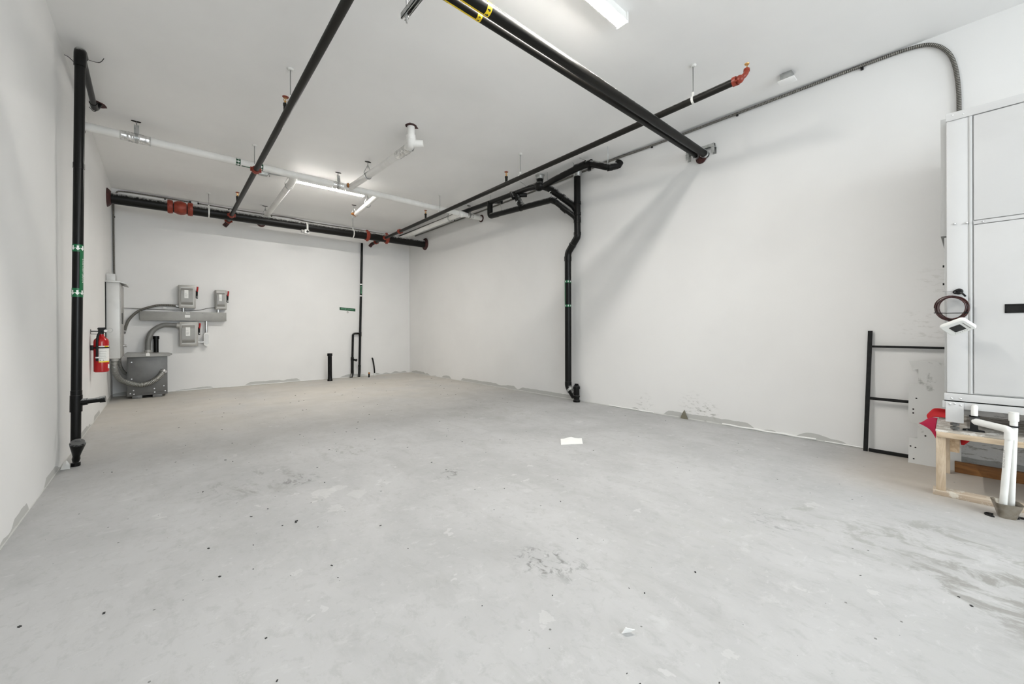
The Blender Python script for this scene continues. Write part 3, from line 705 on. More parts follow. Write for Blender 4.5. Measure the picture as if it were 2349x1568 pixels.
# ------------------------------------------------------------------ vent pipes on the back wall
VY = 11.06
t = thing('vent_pipe', 'slim black vent pipe with a side loop on the back wall', 'pipe', (4.86, VY, 0))
va, vb = V((4.925, VY, 3.70)), V((4.835, VY, .18))
def vz(z): return lerp(vb, va, (z-.18)/3.52)
part('riser', cyl(BM(), vb, va, .030, seg=20), M_ABS, t)
b = BM(); tube(b, rounded([vz(.30), vz(.12), (4.80, VY-.05, .0)], .05), .034, 14); band(b, vz(.30), (0,0,1), .03, .05, .006); part('bottom_bend', b, M_ABS, t)
b = BM(); tube(b, rounded([vz(1.20)+V((.01,0,0)), (4.665, VY, 1.20), (4.66, VY, 1.06), (4.645, VY, .50)], .075), .028, 16); part('side_loop', b, M_ABS, t)
b = BM(); cyl(b, (4.645, VY, .50), (4.64, VY, .16), .036, seg=18); tube(b, rounded([(4.64, VY, .20), (4.64, VY, .10), (4.585, VY-.06, .0)], .05), .038, 14); band(b, (4.644, VY, .50), (0,0,1), .028, .10, .012); part('lower_leg', b, M_ABS, t)
b = BM(); cyl(b, (4.645, VY-.02, .49), (4.705, VY-.10, .47), .024, seg=14); cyl(b, (4.705, VY-.10, .47), (4.715, VY-.115, .467), .036, seg=18); part('test_cap', b, M_BLACK, t)
b = BM(); band(b, vz(1.18), (0,0,1), .029, .12, .007); band(b, vz(2.95), (0,0,1), .029, .05, .003); parts('coupling_band', b, M_ABS, t)
b = BM(); strip_wrap(b, vz(2.52), vz(2.28), (-.3,-1,0), .0312, .046); lb = part('pipe_label', b, M_DKGREEN, t, 'tiny green drain label')
part('lettering', text_wrap('SANITARY', .044, vz(2.40), (0,0,-1), (-.3,-1,0), .0322, 1.0), M_LGREEN, lb)
b = BM()
for z in (2.555, 2.235): band(b, vz(z), (0,0,1), .0302, .028, .0012)
parts('label_band', b, M_WHITEINK, t)

def stub(x, y, h, r, label):
    t = thing('pipe_stub', label, 'pipe', (x, y, 0), 'capped pipe stubs standing on the floor')
    part('riser', cyl(BM(), (x, y, 0), (x, y, h-.05), r, seg=20), M_ABS, t)
    part('hub', lathe(BM(), (x, y, h-.07), (0,0,1), [(r,0),(r+.012,.005),(r+.012,.07),(r-.004,.07),(r-.004,.03),(0,.03)], 22), M_ABS, t)
    part('floor_collar', lathe(BM(), (x, y, 0), (0,0,1), [(r+.012,0),(r+.012,.03),(r+.004,.05),(r,.13),(r-.002,.13)], 22), M_ABS, t)
stub(3.95, 10.70, .70, .050, 'black pipe stub standing alone on the floor before the back wall')
stub(.645, 11.03, 1.19, .040, 'black pipe stub standing behind the grey transformer box')
# floor sleeve cable and caulk tube
b = BM(); tube(b, spline([(5.262, 11.06, 0), (5.258, 11.05, .10), (5.240, 11.04, .25), (5.212, 11.03, .40), (5.187, 11.02, .49), (5.168, 11.02, .485)], 6), .019, 12)
t = thing('cable_stub', 'short curved black cable rising from the floor by the back wall', 'cable', (5.262, 11.06, 0))
part('jacket', b, M_BLACK, t); part('floor_sleeve', cyl(BM(), (5.262, 11.06, 0), (5.262, 11.06, .07), .027, seg=14), M_PVC, t, 'pale sleeve at the floor')
t = thing('caulk_tube', 'caulking tube standing upright on the floor near the back wall', 'tube', (4.937, 10.63, 0))
part('cartridge', lathe(BM(), (4.937, 10.63, 0), (0,0,1), [(0,0),(.025,0),(.025,.165),(.020,.185),(.010,.19),(0,.19)], 18), M_PVC, t)
part('nozzle', lathe(BM(), (4.937, 10.63, .185), (0,0,1), [(.013,0),(.010,.02),(.004,.10),(0,.10)], 12), M_PVC, t)
b = BM(); strip_wrap(b, (4.937,10.63,.012), (4.937,10.63,.125), (-.9,-1,0), .0255, .055); part('printed_wrap', b, M_BLACK, t, 'dark printed wrap')
b = BM(); strip_wrap(b, (4.937,10.63,.110), (4.937,10.63,.150), (-.5,-1,0), .0257, .06); part('printed_band', b, M_ORANGE, t, 'orange printed band')
# green sign
t = thing('wall_sign', 'small green lettered sign strip on the back wall', 'sign', (4.543, D, 1.87))
rotm = Matrix.Rotation(math.radians(0), 3, 'Y')
b = BM(); prism(b, [(4.334, D-.008, 1.832), (4.752, D-.008, 1.803), (4.752, D-.008, 1.878), (4.334, D-.008, 1.907)], (0,.008,0)); part('plate', b, M_DKGREEN, t)
part('lettering', text_flat('SANITARY CLEANOUT', .045, (4.543, D-.0095, 1.855), (1,0,-.07), (.07,0,1), .80), M_LGREEN, t)
b = BM(); torus(b, (4.543, D-.008, 1.775), (0,1,0), .018, .006, 16, 6); cyl(b, (4.543, D-.008, 1.83), (4.543, D-.008, 1.79), .006, seg=8); part('hook', b, M_GREYL, t)

# ------------------------------------------------------------------ electrical corner
t = thing('electrical_panel', 'tall pale grey electrical cabinet on the left wall by the back corner', 'cabinet', (.1, 10.2, 1.5))
part('cabinet_body', box(BM(), (.012, 9.82, .815), (.182, 10.56, 2.145), .005), M_PANEL, t)
part('door', box(BM(), (.182, 9.84, .83), (.196, 10.54, 2.12), .003), M_GREYL, t)
b = BM(); box(b, (.0, 9.79, 2.145), (.19, 10.58, 2.175), .003); prism(b, [(.19, 9.79, 2.145), (.19, 9.79, 2.175), (.265, 9.79, 2.145), (.265, 9.79, 2.125), (.255, 9.79, 2.125)], (0,.79,0)); part('drip_hood', b, M_PANEL, t)
part('gap_shadow_strip', box(BM(), (0, 9.80, .82), (.012, 10.54, 2.145)), M_BLACK, t)  # black strip standing in for the shadow gap between cabinet and wall
b = BM(); cyl(b, (.195, 10.30, 1.02), (.225, 10.30, 1.02), .022, seg=14); sphere(b, (.232, 10.30, 1.02), .026, (.6,1,1)); part('latch_knob', b, M_ZINC, t)
b = BM(); box(b, (.196, 10.0, 1.42), (.203, 10.06, 1.62)); part('handle_plate', b, M_BLACK, t)
part('raceway_box', box(BM(), (.005, 9.95, 2.175), (.118, 10.35, 2.31), .003), M_PANEL, t)
# transformer
TX0, TX1, TY0, TY1 = .235, .815, 10.47, 10.97
t = thing('transformer', 'dark grey boxed transformer standing on the floor in the back left corner', 'transformer', ((TX0+TX1)/2, 10.7, 0))
part('case', box(BM(), (TX0, TY0+.004, .05), (TX1, TY1, .80), .004), M_GREYD, t)
part('front_panel', box(BM(), (TX0+.012, TY0-.004, .10), (TX1-.012, TY0+.006, .785), .003), M_GREYD, t)
b = BM(); prism(b, [(TX0-.045, TY0-.06, .80), (TX0-.02, TY0-.06, .875), (TX1+.02, TY0-.06, .845), (TX1+.075, TY0-.06, .825), (TX1+.03, TY0-.06, .795)], (0,.56,0)); part('hood', b, M_GREY, t)
for x in (TX0+.07, TX1-.22): part('foot', box(BM(), (x, TY0-.02, 0), (x+.14, TY1, .055), .003), M_GREYD, t)
b = BM()
for x, z in ((.28,.105),(.30,.70),(.30,.38),(.325,.16),(.33,.09),(.62,.17),(.625,.10),(.76,.21),(.78,.11)): cyl(b, (x, TY0-.010, z), (x, TY0-.003, z), .011, seg=8)
parts('screw', b, M_ZINC, t)
b = BM(); cyl(b, (.53, TY0-.075, .845), (.53, TY0-.05, .845), .03, seg=12); box(b, (.50, TY0-.078, .81), (.56, TY0-.06, .86), .006); part('lug_tag', b, M_PVC, t, 'white tag on the hood')
# disconnect switches
DG = 'grey disconnect switches above and below the wireway'
def disconnect(x0, x1, z0, z1, label, bulge=False, dy=.16):
    y1 = D; y0 = D-dy; t = thing('disconnect_switch', label, 'switch box', ((x0+x1)/2, D, (z0+z1)/2), DG)
    part('enclosure', box(BM(), (x0, y0+.02, z0), (x1, y1, z1), .006), M_GREYL, t)
    mx_, mz = (x1-x0)*.13, (z1-z0)*.11
    b = BM(); a = [(x0+.004, z0+.004), (x1-.004, z0+.004), (x1-.004, z1-.004), (x0+.004, z1-.004)]
    def ringv(ins, y): return [b.verts.new((p[0]+sx*ins[0], y, p[1]+sz*ins[1])) for p, sx, sz in zip(a, (1,-1,-1,1), (1,1,-1,-1))]
    R = [ringv((0,0), y0+.02), ringv((0,0), y0+.012), ringv((mx_*.55, mz*.55), y0), ringv((mx_, mz), y0+.002)]
    for P, Q in zip(R, R[1:]):
        for i in range(4): b.faces.new((P[i], P[(i+1)%4], Q[(i+1)%4], Q[i]))
    b.faces.new(R[-1]); part('door', b, M_GREYL, t)
    # domed centre of the door, curved top and bottom
    b = BM(); cx0, cx1, cz0, cz1 = x0+mx_*1.05, x1-mx_*1.35, z0+mz*1.15, z1-mz*1.15; n = 14
    prof = [(y0+.006-.034*min(1, math.sin(math.pi*i/n)*2.2), cz0+(cz1-cz0)*i/n) for i in range(n+1)]
    poly = [(cx0, y, z) for y, z in prof]+[(cx0, y0+.010, cz1), (cx0, y0+.010, cz0)]
    prism(b, poly, (cx1-cx0, 0, 0)); part('door_bulge', b, M_GREY, t)
    w = (cx1-cx0)*.34; cx = (cx0+cx1)/2-.01; ht = (cz1-cz0)
    b = BM(); box(b, (cx-w/2, y0-.030, cz0+ht*.40), (cx+w/2, y0-.0275, cz1-ht*.13)); lb = part('rating_label', b, M_PAPER, t, 'white printed label')
    b = BM()
    for k in range(4): box(b, (cx-w*.40, y0-.031, cz0+ht*(.46+.07*k)), (cx+w*(.1+.1*(k%3)), y0-.0302, cz0+ht*(.475+.07*k)))
    part('printed_lines', b, M_GREYINK, lb)
    hx = x1+.024; hz = z1-(z1-z0)*.14
    b = BM(); box(b, (x1, y0+.04, hz-.20), (x1+.018, y0+.09, hz-.04), .003); tube(b, [(hx, y0+.045, hz-.21), (hx-.002, y0+.040, hz-.12), (hx, y0+.020, hz-.05)], .014, 8); lv = part('lever', b, M_BLACK, t)
    b = BM(); tube(b, [(hx, y0+.022, hz-.06), (hx+.006, y0+.010, hz), (hx+.008, y0+.004, hz+.045)], .016, 10); part('lever_grip', b, M_LEVER, lv, 'red lever grip')
    part('lever_plate', box(BM(), (hx-.008, y0+.03, hz-.19), (hx+.006, y0+.036, hz-.11)), M_PAPER, lv)
    return t
disconnect(1.005, 1.290, 1.780, 2.268, 'larger grey disconnect switch with red lever above the wireway')
disconnect(1.630, 1.835, 1.765, 2.195, 'smallest grey disconnect switch with red lever, upper right of the wireway')
disconnect(1.015, 1.325, .965, 1.482, 'grey disconnect switch with domed door and red lever below the wireway', True)
t = thing('wireway', 'long grey metal wireway box fixed horizontally on the back wall', 'trough', (1.1, D, 1.6))
part('trough', box(BM(), (.41, D-.12, 1.512), (1.825, D, 1.692), .004), M_GREY, t)
part('cover', box(BM(), (.405, D-.126, 1.508), (1.83, D-.118, 1.696), .002), M_GREY, t)
part('sticker', box(BM(), (1.105, D-.1285, 1.575), (1.195, D-.1262, 1.635), .0), M_PAPER, t, 'white sticker')
part('sticker', box(BM(), (1.12, D-.1285, 1.668), (1.19, D-.1262, 1.680), .0), M_PAPER, t)
b = BM()
for x, z in ((.62,1.685),(1.40,1.67),(.95,1.525),(1.30,1.53),(1.75,1.60)): cyl(b, (x, D-.129, z), (x, D-.126, z), .006, seg=8)
parts('screw', b, M_GREYD, t)
NG = 'short steel nipples joining the switches and wireway'
def nipple(a, b_, label, r=.019):
    a, b_ = V(a), V(b_); t = thing('conduit_nipple', label, 'conduit', (a+b_)/2, NG)
    part('tube_body', cyl(BM(), a, b_, r, seg=14), M_ZINC, t)
    d = (b_-a).normalized()
    for q in (a+d*.008, b_-d*.008): part('locknut', band(BM(), q, d, r-.001, .012, .007), M_ZINC, t)
nipple((1.085, D-.07, 1.780), (1.085, D-.07, 1.692), 'short bright nipple under the larger upper switch')
nipple((1.685, D-.07, 1.765), (1.685, D-.07, 1.692), 'short bright nipple under the smallest switch')
t = thing('pull_elbow', 'white oval conduit fitting with a bright pipe dropping from the wireway', 'conduit', (1.475, D-.07, 1.1))
part('drop_pipe', cyl(BM(), (1.475, D-.07, 1.512), (1.475, D-.07, 1.23), .023, seg=16), M_ZINC, t)
def capsule_poly(cx, cz, hw, hh, y, n=8):
    P = []
    for i in range(n+1): a = math.pi*i/n; P.append((cx+hw*math.cos(a), y, cz+hh-hw+hw*math.sin(a)))
    for i in range(n+1): a = math.pi+math.pi*i/n; P.append((cx+hw*math.cos(a), y, cz-hh+hw+hw*math.sin(a)))
    return P
part('fitting', prism(BM(), capsule_poly(1.475, 1.105, .050, .148, D-.115), (0,.09,0)), M_PVC, t)
part('cover', prism(BM(), capsule_poly(1.475, 1.105, .034, .115, D-.121), (0,.008,0)), M_PANEL, t)
part('side_nipple', cyl(BM(), (1.325, D-.08, 1.045), (1.43, D-.08, 1.045), .020, seg=14), M_ZINC, t)
# conduits between them
CG = 'flexible conduits in the electrical corner'
def conduit(name, label, pts, r, m, fit=None, grp=CG, n=10):
    t = thing(name, label, 'conduit', pts[0], grp)
    part('hose', tube(BM(), spline(pts, n), r, 14), m, t)
    P = [V(p) for p in pts]
    for a, b_ in ((P[0], P[1]), (P[-1], P[-2])):
        d = (b_-a).normalized(); part('connector', cyl(BM(), a-d*.004, a+d*.045, r*1.22, seg=14), fit or M_ZINC, t)
    return t
conduit('flexible_conduit', 'thick ribbed steel conduit looping across the transformer front', [(.10, 10.02, .815), (.095, 10.06, .62), (.15, 10.20, .42), (.30, 10.36, .305), (.475, 10.385, .27), (.62, 10.38, .335), (.715, 10.40, .43), (.755, TY0-.004, .50)], .046, M_FLEX)
conduit('flexible_conduit', 'thinner ribbed conduit curving from the cabinet behind the thick loop', [(.13, 10.40, .815), (.14, 10.52, .65), (.18, 10.62, .52), (.235, 10.68, .45)], .027, M_FLEX)
conduit('flexible_conduit', 'smooth grey conduit bending from the lowest switch down to the transformer', [(1.015, D-.10, 1.400), (.90, D-.10, 1.415), (.75, D-.10, 1.41), (.60, D-.11, 1.30), (.53, D-.13, 1.12), (.52, D-.15, .97), (.52, D-.17, .855)], .047, M_CONDG, M_GREYL)
conduit('flexible_conduit', 'thin dark conduit arching from the cabinet to the larger upper switch', [(1.005, D-.05, 1.818), (.868, D-.05, 1.832), (.696, D-.05, 1.826), (.529, D-.05, 1.775), (.365, D-.06, 1.682), (.237, D-.15, 1.50), (.185, D-.42, 1.26)], .024, M_AC)
t = thing('wire', 'thin grey wire strung along the back wall to the smallest switch', 'wire', (.9, D-.03, 1.75), CG)
part('jacket', tube(BM(), spline([(.10, D-.03, 1.757), (.594, D-.012, 1.742), (1.0, D-.012, 1.737), (1.339, D-.012, 1.745), (1.50, D-.012, 1.790), (1.635, D-.03, 1.808)], 6), .006, 8), M_AC, t)
part('cable_clip', box(BM(), (.76, D-.022, 1.76), (.81, D, 1.80), .003), M_PVC, t)
# extinguisher
EX, EY, EZ, ER = .105, 7.86, .735, .077
t = thing('fire_extinguisher', 'red fire extinguisher hanging on the left wall beside the cabinet', 'extinguisher', (EX, EY, EZ))
part('cylinder', lathe(BM(), (EX, EY, EZ), (0,0,1), [(0,.008),(ER-.012,0),(ER,.012),(ER,.415),(ER-.006,.445),(ER-.03,.47),(.035,.485),(.028,.50),(.028,.52),(0,.52)], 36), M_REDP, t)
b = BM(); cyl(b, (EX, EY, EZ+.505), (EX, EY, EZ+.575), .026, seg=16); box(b, (EX-.03, EY-.03, EZ+.54), (EX+.05, EY+.03, EZ+.59), .008); part('valve', b, M_BLACK, t)
b = BM(); box(b, (EX-.10, EY-.016, EZ+.550), (EX+.02, EY+.016, EZ+.568), .004); part('carry_handle', b, M_GREYD, t)
b = BM(); prism(b, [(EX-.04, EY-.014, EZ+.585), (EX+.05, EY-.014, EZ+.590), (EX+.05, EY-.014, EZ+.612), (EX-.03, EY-.014, EZ+.610)], (0,.028,0)); part('squeeze_lever', b, M_BLACK, t)
b = BM(); cyl(b, (EX+.045, EY-.035, EZ+.565), (EX+.045, EY-.028, EZ+.565), .018, seg=14); part('gauge', b, M_PAPER, t, 'round white gauge')
part('pull_ring', torus(BM(), (EX+.085, EY-.02, EZ+.575), (.2,1,0), .030, .003, 18, 6), M_GALV, t)
hp = spline([(EX-.005, EY-.04, EZ+.56), (EX-.028, EY-.070, EZ+.49), (EX-.034, EY-.088, EZ+.36), (EX-.034, EY-.090, EZ+.22), (EX-.034, EY-.088, EZ+.155)], 7)
part('hose', tube(BM(), hp, [.013]*len(hp), 12), M_BLACK, t)
b = BM(); cyl(b, (EX-.034, EY-.090, EZ+.195), (EX-.034, EY-.090, EZ+.213), .017, seg=12); part('hose_clip', b, M_PAPER, t)
b = BM(); band(b, (EX, EY, EZ+.335), (0,0,1), ER, .020, .003); box(b, (0, EY-.02, EZ+.30), (.030, EY+.02, EZ+.37), .002); part('bracket_strap', b, M_BLACK, t)
b = BM(); tube(b, [(.005, EY, EZ+.585), (.005, EY, EZ+.525), (.08, EY, EZ+.522)], .004, 6); part('wall_hook', b, M_BLACK, t)
b = BM(); strip_wrap(b, (EX, EY, EZ+.145), (EX, EY, EZ+.36), (.62,-1,0), ER+.0008, .128, 14); lb = part('instruction_label', b, M_LABELP, t, 'white instruction label with yellow edges')
b = BM(); strip_wrap(b, (EX, EY, EZ+.135), (EX, EY, EZ+.150), (.62,-1,0), ER+.0014, .128, 14); strip_wrap(b, (EX, EY, EZ+.345), (EX, EY, EZ+.358), (.80,-.75,0), ER+.0014, .05, 6); part('yellow_edge', b, M_YELLOW, lb)
b = BM()
for k in range(5): strip_wrap(b, (EX, EY, EZ+.19+.022*k), (EX, EY, EZ+.1935+.022*k), (.25,-1,0), ER+.0014, .075-.008*(k%2), 6)
for a in (-.05, .35): strip_wrap(b, (EX, EY, EZ+.158), (EX, EY, EZ+.170), (a,-1,0), ER+.0014, .012, 2)
part('printed_lines', b, M_GREYINK, lb)
b = BM(); strip_wrap(b, (EX, EY, EZ+.05), (EX, EY, EZ+.105), (1,-.35,0), ER+.0008, .035, 5); part('sticker', b, M_PAPER, t)

# ------------------------------------------------------------------ armoured cables along the ceiling line
def clips(pts, parent, d):
    for p in pts:
        b = BM(); box(b, V(p)-V((.012,.012,.016)), V(p)+V((.012,.012,.016)), .003); part('cable_clip', b, M_BLACK, parent)
t = thing('armoured_cable', 'grey armoured cable down the back left corner and along the top of the back wall', 'cable', (.05, D-.03, 2.4), 'armoured cables along the ceiling line')
P = [(.05, D-.06, 2.30), (.035, D-.03, 2.45), (.030, D-.02, 3.0), (.030, D-.02, 3.7), (.035, D-.02, 3.93), (.075, D-.02, 4.03), (.14, D-.02, 4.075), (.45, D-.02, 4.085), (.95, D-.02, 4.085), (1.23, D-.02, 4.08)]
part('jacket', tube(BM(), spline([(.06, 10.2, 2.31), (.06, 10.6, 2.33)]+P, 6), .015, 10), M_AC, t)
part('jacket', tube(BM(), spline([(1.33, D-.02, 4.08), (2.4, D-.02, 4.075), (3.1, D-.025, 4.09), (3.7, D-.02, 4.06), (4.6, D-.02, 4.07), (5.5, D-.02, 4.06), (6.2, D-.02, 4.05)], 6), .013, 10), M_AC, t)
clips([(.035, D-.014, 2.50), (.04, D-.014, 3.55), (.80, D-.014, 4.065), (1.9, D-.014, 4.06), (2.75, D-.014, 4.065), (4.05, D-.014, 4.055)], t, None)
t = thing('junction_box', 'small white junction box on the top of the back wall behind the red valve', 'box', (1.28, D, 4.08))
b = BM(); box(b, (1.225, D-.05, 4.045), (1.335, D, C-.004), .004); part('box_body', b, M_GALV, t)
part('cover_plate', box(BM(), (1.23, D-.055, 4.05), (1.33, D-.049, C-.010), .002), M_PANEL, t)
part('connector', cyl(BM(), (1.195, D-.022, 4.08), (1.228, D-.022, 4.08), .022, seg=12), M_BLACK, t)
part('connector', cyl(BM(), (1.333, D-.022, 4.08), (1.362, D-.022, 4.08), .020, seg=12), M_BLACK, t)
t = thing('armoured_cable', 'grey armoured cable along the top of the right wall bending down to the white unit', 'cable', (W-.02, 3, 4.06), 'armoured cables along the ceiling line')
P = [(W-.018, 10.7, 4.05), (W-.018, 9.0, 4.05), (W-.018, 7.4, 4.055), (W-.018, 5.5, 4.065), (W-.018, 4.0, 4.092), (W-.018, 3.2, 4.085), (W-.018, 2.0, 4.085), (W-.018, 1.2, 4.088), (W-.018, .60, 4.092), (W-.018, .33, 4.080), (W-.018, .20, 4.035), (W-.018, .11, 3.93), (W-.018, .06, 3.78), (W-.018, .035, 3.55), (W-.018, .03, 3.30), (W-.03, .02, 3.05), (W-.20, -.02, 2.97)]
part('jacket', tube(BM(), spline(P, 8), .0165, 12), M_AC, t)
clips([(W-.014, y, 4.068) for y in (8.6, 6.3, 3.15, 1.95)]+[(W-.014, .72, 4.066)], t, None)

# ------------------------------------------------------------------ small ceiling boxes, camera
t = thing('junction_box', 'galvanised ceiling box with a loose white cover plate near the right wall', 'box', (5.95, 1.30, C))
part('box_body', box(BM(), (5.905, 1.245, 4.035), (6.015, 1.355, C), .003), M_GALV, t)
part('cover_plate', box(BM(), (5.862, 1.212, 4.015), (5.992, 1.366, 4.024), .003), M_WHITE, t, 'white square cover plate')
part('screw', cyl(BM(), (5.93, 1.29, 4.024), (5.93, 1.29, 4.05), .004, seg=8), M_ZINC, t)
t = thing('junction_box', 'grey ceiling box left of the lamp, under the white pipe', 'box', (2.10, 8.24, C))
part('box_body', box(BM(), (2.035, 8.18, 4.055), (2.17, 8.30, C), .003), M_GALV, t)
part('mounting_tabs', box(BM(), (2.02, 8.21, 4.105), (2.19, 8.27, C), .002), M_ZINC, t)
part('feed_pipe', cyl(BM(), (2.17, 8.22, 4.095), (2.56, 8.15, 4.095), .010, seg=10), M_ROD, t)
b = BM(); torus(b, (2.175, 8.20, 4.05), (0,1,0), .02, .006, 12, 6, 0, 4.2); part('wire_hook', b, M_ROD, t)
t = thing('security_camera', 'small white camera clipped under the thick black main', 'camera', (3.27, 10.14, 3.60))
part('camera_body', box(BM(), (3.225, 10.06, 3.535), (3.318, 10.16, 3.625), .006), M_PANEL, t)
b = BM(); cyl(b, (3.283, 10.045, 3.58), (3.283, 10.062, 3.58), .026, seg=18); part('lens', b, M_BLACK, t)
b = BM(); band(b, mp(3.285), mx, RM+.001, .026, .003); box(b, (3.273, 10.04, 3.62), (3.297, 10.075, 3.75), .003); part('mount_strap', b, M_STRAP, t)
part('rear_plug', box(BM(), (3.165, 10.09, 3.555), (3.226, 10.15, 3.615), .004), M_GREY, t)

# ------------------------------------------------------------------ white air unit on its wooden stand
FX, FY = 5.30, .092
t = thing('air_handling_unit', 'big white sheet-metal air unit on a wooden stand at the right edge', 'air unit', (5.7, -.4, .79))
part('cabinet_body', box(BM(), (FX+.012, -1.5, .79), (6.15, FY, 2.93), .004), M_UNIT, t)
part('top_rail', box(BM(), (FX-.008, -1.5, 2.885), (FX+.03, FY+.002, 2.945), .004), M_UNIT, t)
b = BM(); box(b, (FX+.002, -.019, .795), (FX+.02, FY-.002, 2.885), .003); part('corner_panel', b, M_UNIT, t)
b = BM(); cyl(b, (FX+.010, -.030, .795), (FX+.010, -.030, 2.885), .0125, seg=14); part('corner_bead', b, M_UNITEDGE, t, 'rounded vertical corner bead')
part('door_panel', box(BM(), (FX-.002, -1.48, 2.098), (FX+.02, -.047, 2.88), .004), M_UNIT, t)
part('middle_rail', box(BM(), (FX-.004, -1.48, 2.066), (FX+.02, -.045, 2.092), .003), M_UNIT, t)
lower = part('door_panel', box(BM(), (FX-.002, -1.48, .80), (FX+.02, -.047, 2.062), .004), M_UNIT, t)
b = BM(); y0, y1, z0, z1 = -.50, -.192, 1.398, 1.462
box(b, (FX-.008, y0, z0), (FX-.002, y1, z0+.010), .002); box(b, (FX-.008, y0, z1-.010), (FX-.002, y1, z1), .002); box(b, (FX-.008, y1-.012, z0), (FX-.002, y1, z1), .002); box(b, (FX-.0045, y0, z0+.008), (FX-.0015, y1-.010, z1-.008))
part('door_handle', b, M_BLACKM, lower, 'black recessed pull handle')
b = BM()
for y, z in ((.06, 2.925), (.005, 2.912), (.05, 2.09), (-.012, 2.085), (-.09, 2.079)): lathe(b, (FX-.004, y, z), (-1,0,0), [(.007,-.006),(.007,.003),(.004,.006),(0,.007)], 10)
parts('screw', b, M_ZINC, t)
part('return_box', box(BM(), (5.46, FY, 2.03), (6.05, FY+.034, 2.97), .002), M_UNITEDGE, t, 'shallow grey box on the far side')
b = BM(); prism(b, [(5.46, FY, 2.03), (5.46, FY+.034, 2.03), (5.46, FY+.004, 1.90), (5.46, FY, 1.90)], (.5,0,0)); part('box_lip', b, M_GREYD, t)
part('side_flange', box(BM(), (FX+.05, FY, .80), (FX+.09, FY+.012, 2.0), .002), M_UNITEDGE, t)
b = BM()
for z in (1.78, 1.64): cyl(b, (FX+.09, FY, z), (FX+.09, FY+.022, z), .009, seg=8)
parts('bolt', b, M_BLACK, t)
part('upper_base_rail', box(BM(), (FX-.030, -1.5, .737), (FX+.02, FY+.012, .789), .003), M_UNIT, t)
part('gasket', box(BM(), (FX-.012, -1.5, .728), (FX+.60, FY+.012, .738)), M_BLACK, t)
part('lower_base_rail', box(BM(), (FX-.024, -1.5, .676), (FX+.02, FY+.022, .728), .003), M_UNIT, t)
part('base_pan', box(BM(), (FX+.02, -1.5, .68), (6.12, FY, .79)), M_UNIT, t)
fp = part('foot_plate', box(BM(), (FX-.034, .004, .570), (FX-.024, .098, .728), .004), M_UNIT, t)
b = BM(); prism(b, [(FX-.03, .008, .572), (FX-.03, .094, .572), (FX+.06, .094, .572), (FX+.06, .008, .572)], (0,0,.008)); part('foot_shelf', b, M_UNIT, fp)
b = BM()
for y, z in ((.065,.752),(.02,.755)): lathe(b, (FX-.029, y, z), (-1,0,0), [(.007,-.002),(.007,.003),(.004,.005),(0,.006)], 10)
for y, z in ((.074,.708),(.050,.714),(.020,.706)): lathe(b, (FX-.033, y, z), (-1,0,0), [(.007,-.002),(.007,.003),(.004,.005),(0,.006)], 10)
parts('screw', b, M_ZINC, t)
b = BM(); cyl(b, (FX+.02, .050, .503), (FX+.02, .050, .575), .009, seg=10)
for z in (.512, .540): cyl(b, (FX+.02, .050, z), (FX+.02, .050, z+.018), .024, seg=6)
part('levelling_nut', b, M_GREYD, t)
t = thing('rubber_mount', 'black T-shaped rubber mount on the wooden stand under the unit', 'mount', (5.36, -.045, .503))
b = BM(); prism(b, [(5.36, .010, .503), (5.36, -.100, .503), (5.36, -.100, .510), (5.36, -.070, .513), (5.36, -.064, .58), (5.36, -.030, .58), (5.36, -.026, .513), (5.36, .010, .510)], (.05,0,0)); part('mount_body', b, M_RUBBER, t)
b = BM(); cyl(b, (5.358, -.012, .508), (5.35, -.012, .508), .006, seg=8); part('bolt', b, M_GREYD, t)
# wooden stand
t = thing('wooden_stand', 'rough timber stand carrying the white air unit', 'stand', (5.7, -.4, 0))
part('top_sheet', box(BM(), (5.235, -1.5, .489), (6.20, .150, .503), .002), M_PLY, t, 'paint-spattered plywood top')
part('front_rail', box(BM(), (5.225, -1.5, .452), (5.265, .146, .491), .003), M_PINE, t)
part('leg', box(BM(), (5.240, .096, .038), (5.282, .148, .452), .004), M_PINEZ, t)
part('leg', box(BM(), (5.240, -1.48, .038), (5.282, -1.41, .452), .004), M_PINEZ, t)
part('leg', box(BM(), (5.96, .085, .0), (6.0, .115, .489), .003), M_PINEZ, t)
part('leg', box(BM(), (5.96, -1.48, .0), (6.0, -1.41, .489), .003), M_PINEZ, t)
part('cross_rail', box(BM(), (5.30, .026, .335), (6.14, .076, .487), .005), M_PINEX, t)
part('base_plank', box(BM(), (5.228, -1.5, 0), (5.345, .165, .038), .003), M_PLANKB, t)
t = thing('wooden_board', 'brown timber board lying along the right wall behind the stand', 'board', (5.94, -.3, 0))
part('board', box(BM(), (6.05, -1.5, 0), (6.09, .060, .095), .004), M_BROWN, t)
# condensate drain
PX = 5.04
t = thing('drain_pipe', 'white plastic condensate drain with elbows dropping into the tin basin', 'pipe', (PX, -.19, .05))
b = BM(); cyl(b, (PX, -.200, .565), (PX-.005, -.172, .066), .0185, seg=24); dp = part('front_drop', b, M_PVC, t)
part('lettering', text_wrap('PVC 1120  STM D1785', .015, (PX-.003, -.1845, .40), (0,.02,-1), (-.9, .55, 0), .0192, .85), M_GREYINK, dp)
b = BM(); cyl(b, (PX+.055, -.222, .60), (PX+.050, -.208, .058), .0185, seg=24); part('rear_drop', b, M_PVC, t)
b = BM(); tube(b, rounded([(FX-.10, -.055, .605), (PX+.015, -.190, .600), (PX, -.200, .590), (PX, -.200, .535)], .045), .0235, 18); part('elbow', b, M_PVC, t)
b = BM(); cyl(b, (FX-.085, -.045, .606), (PX+.05, -.165, .600), .0175, seg=20); part('cross_pipe', b, M_PVC, t)
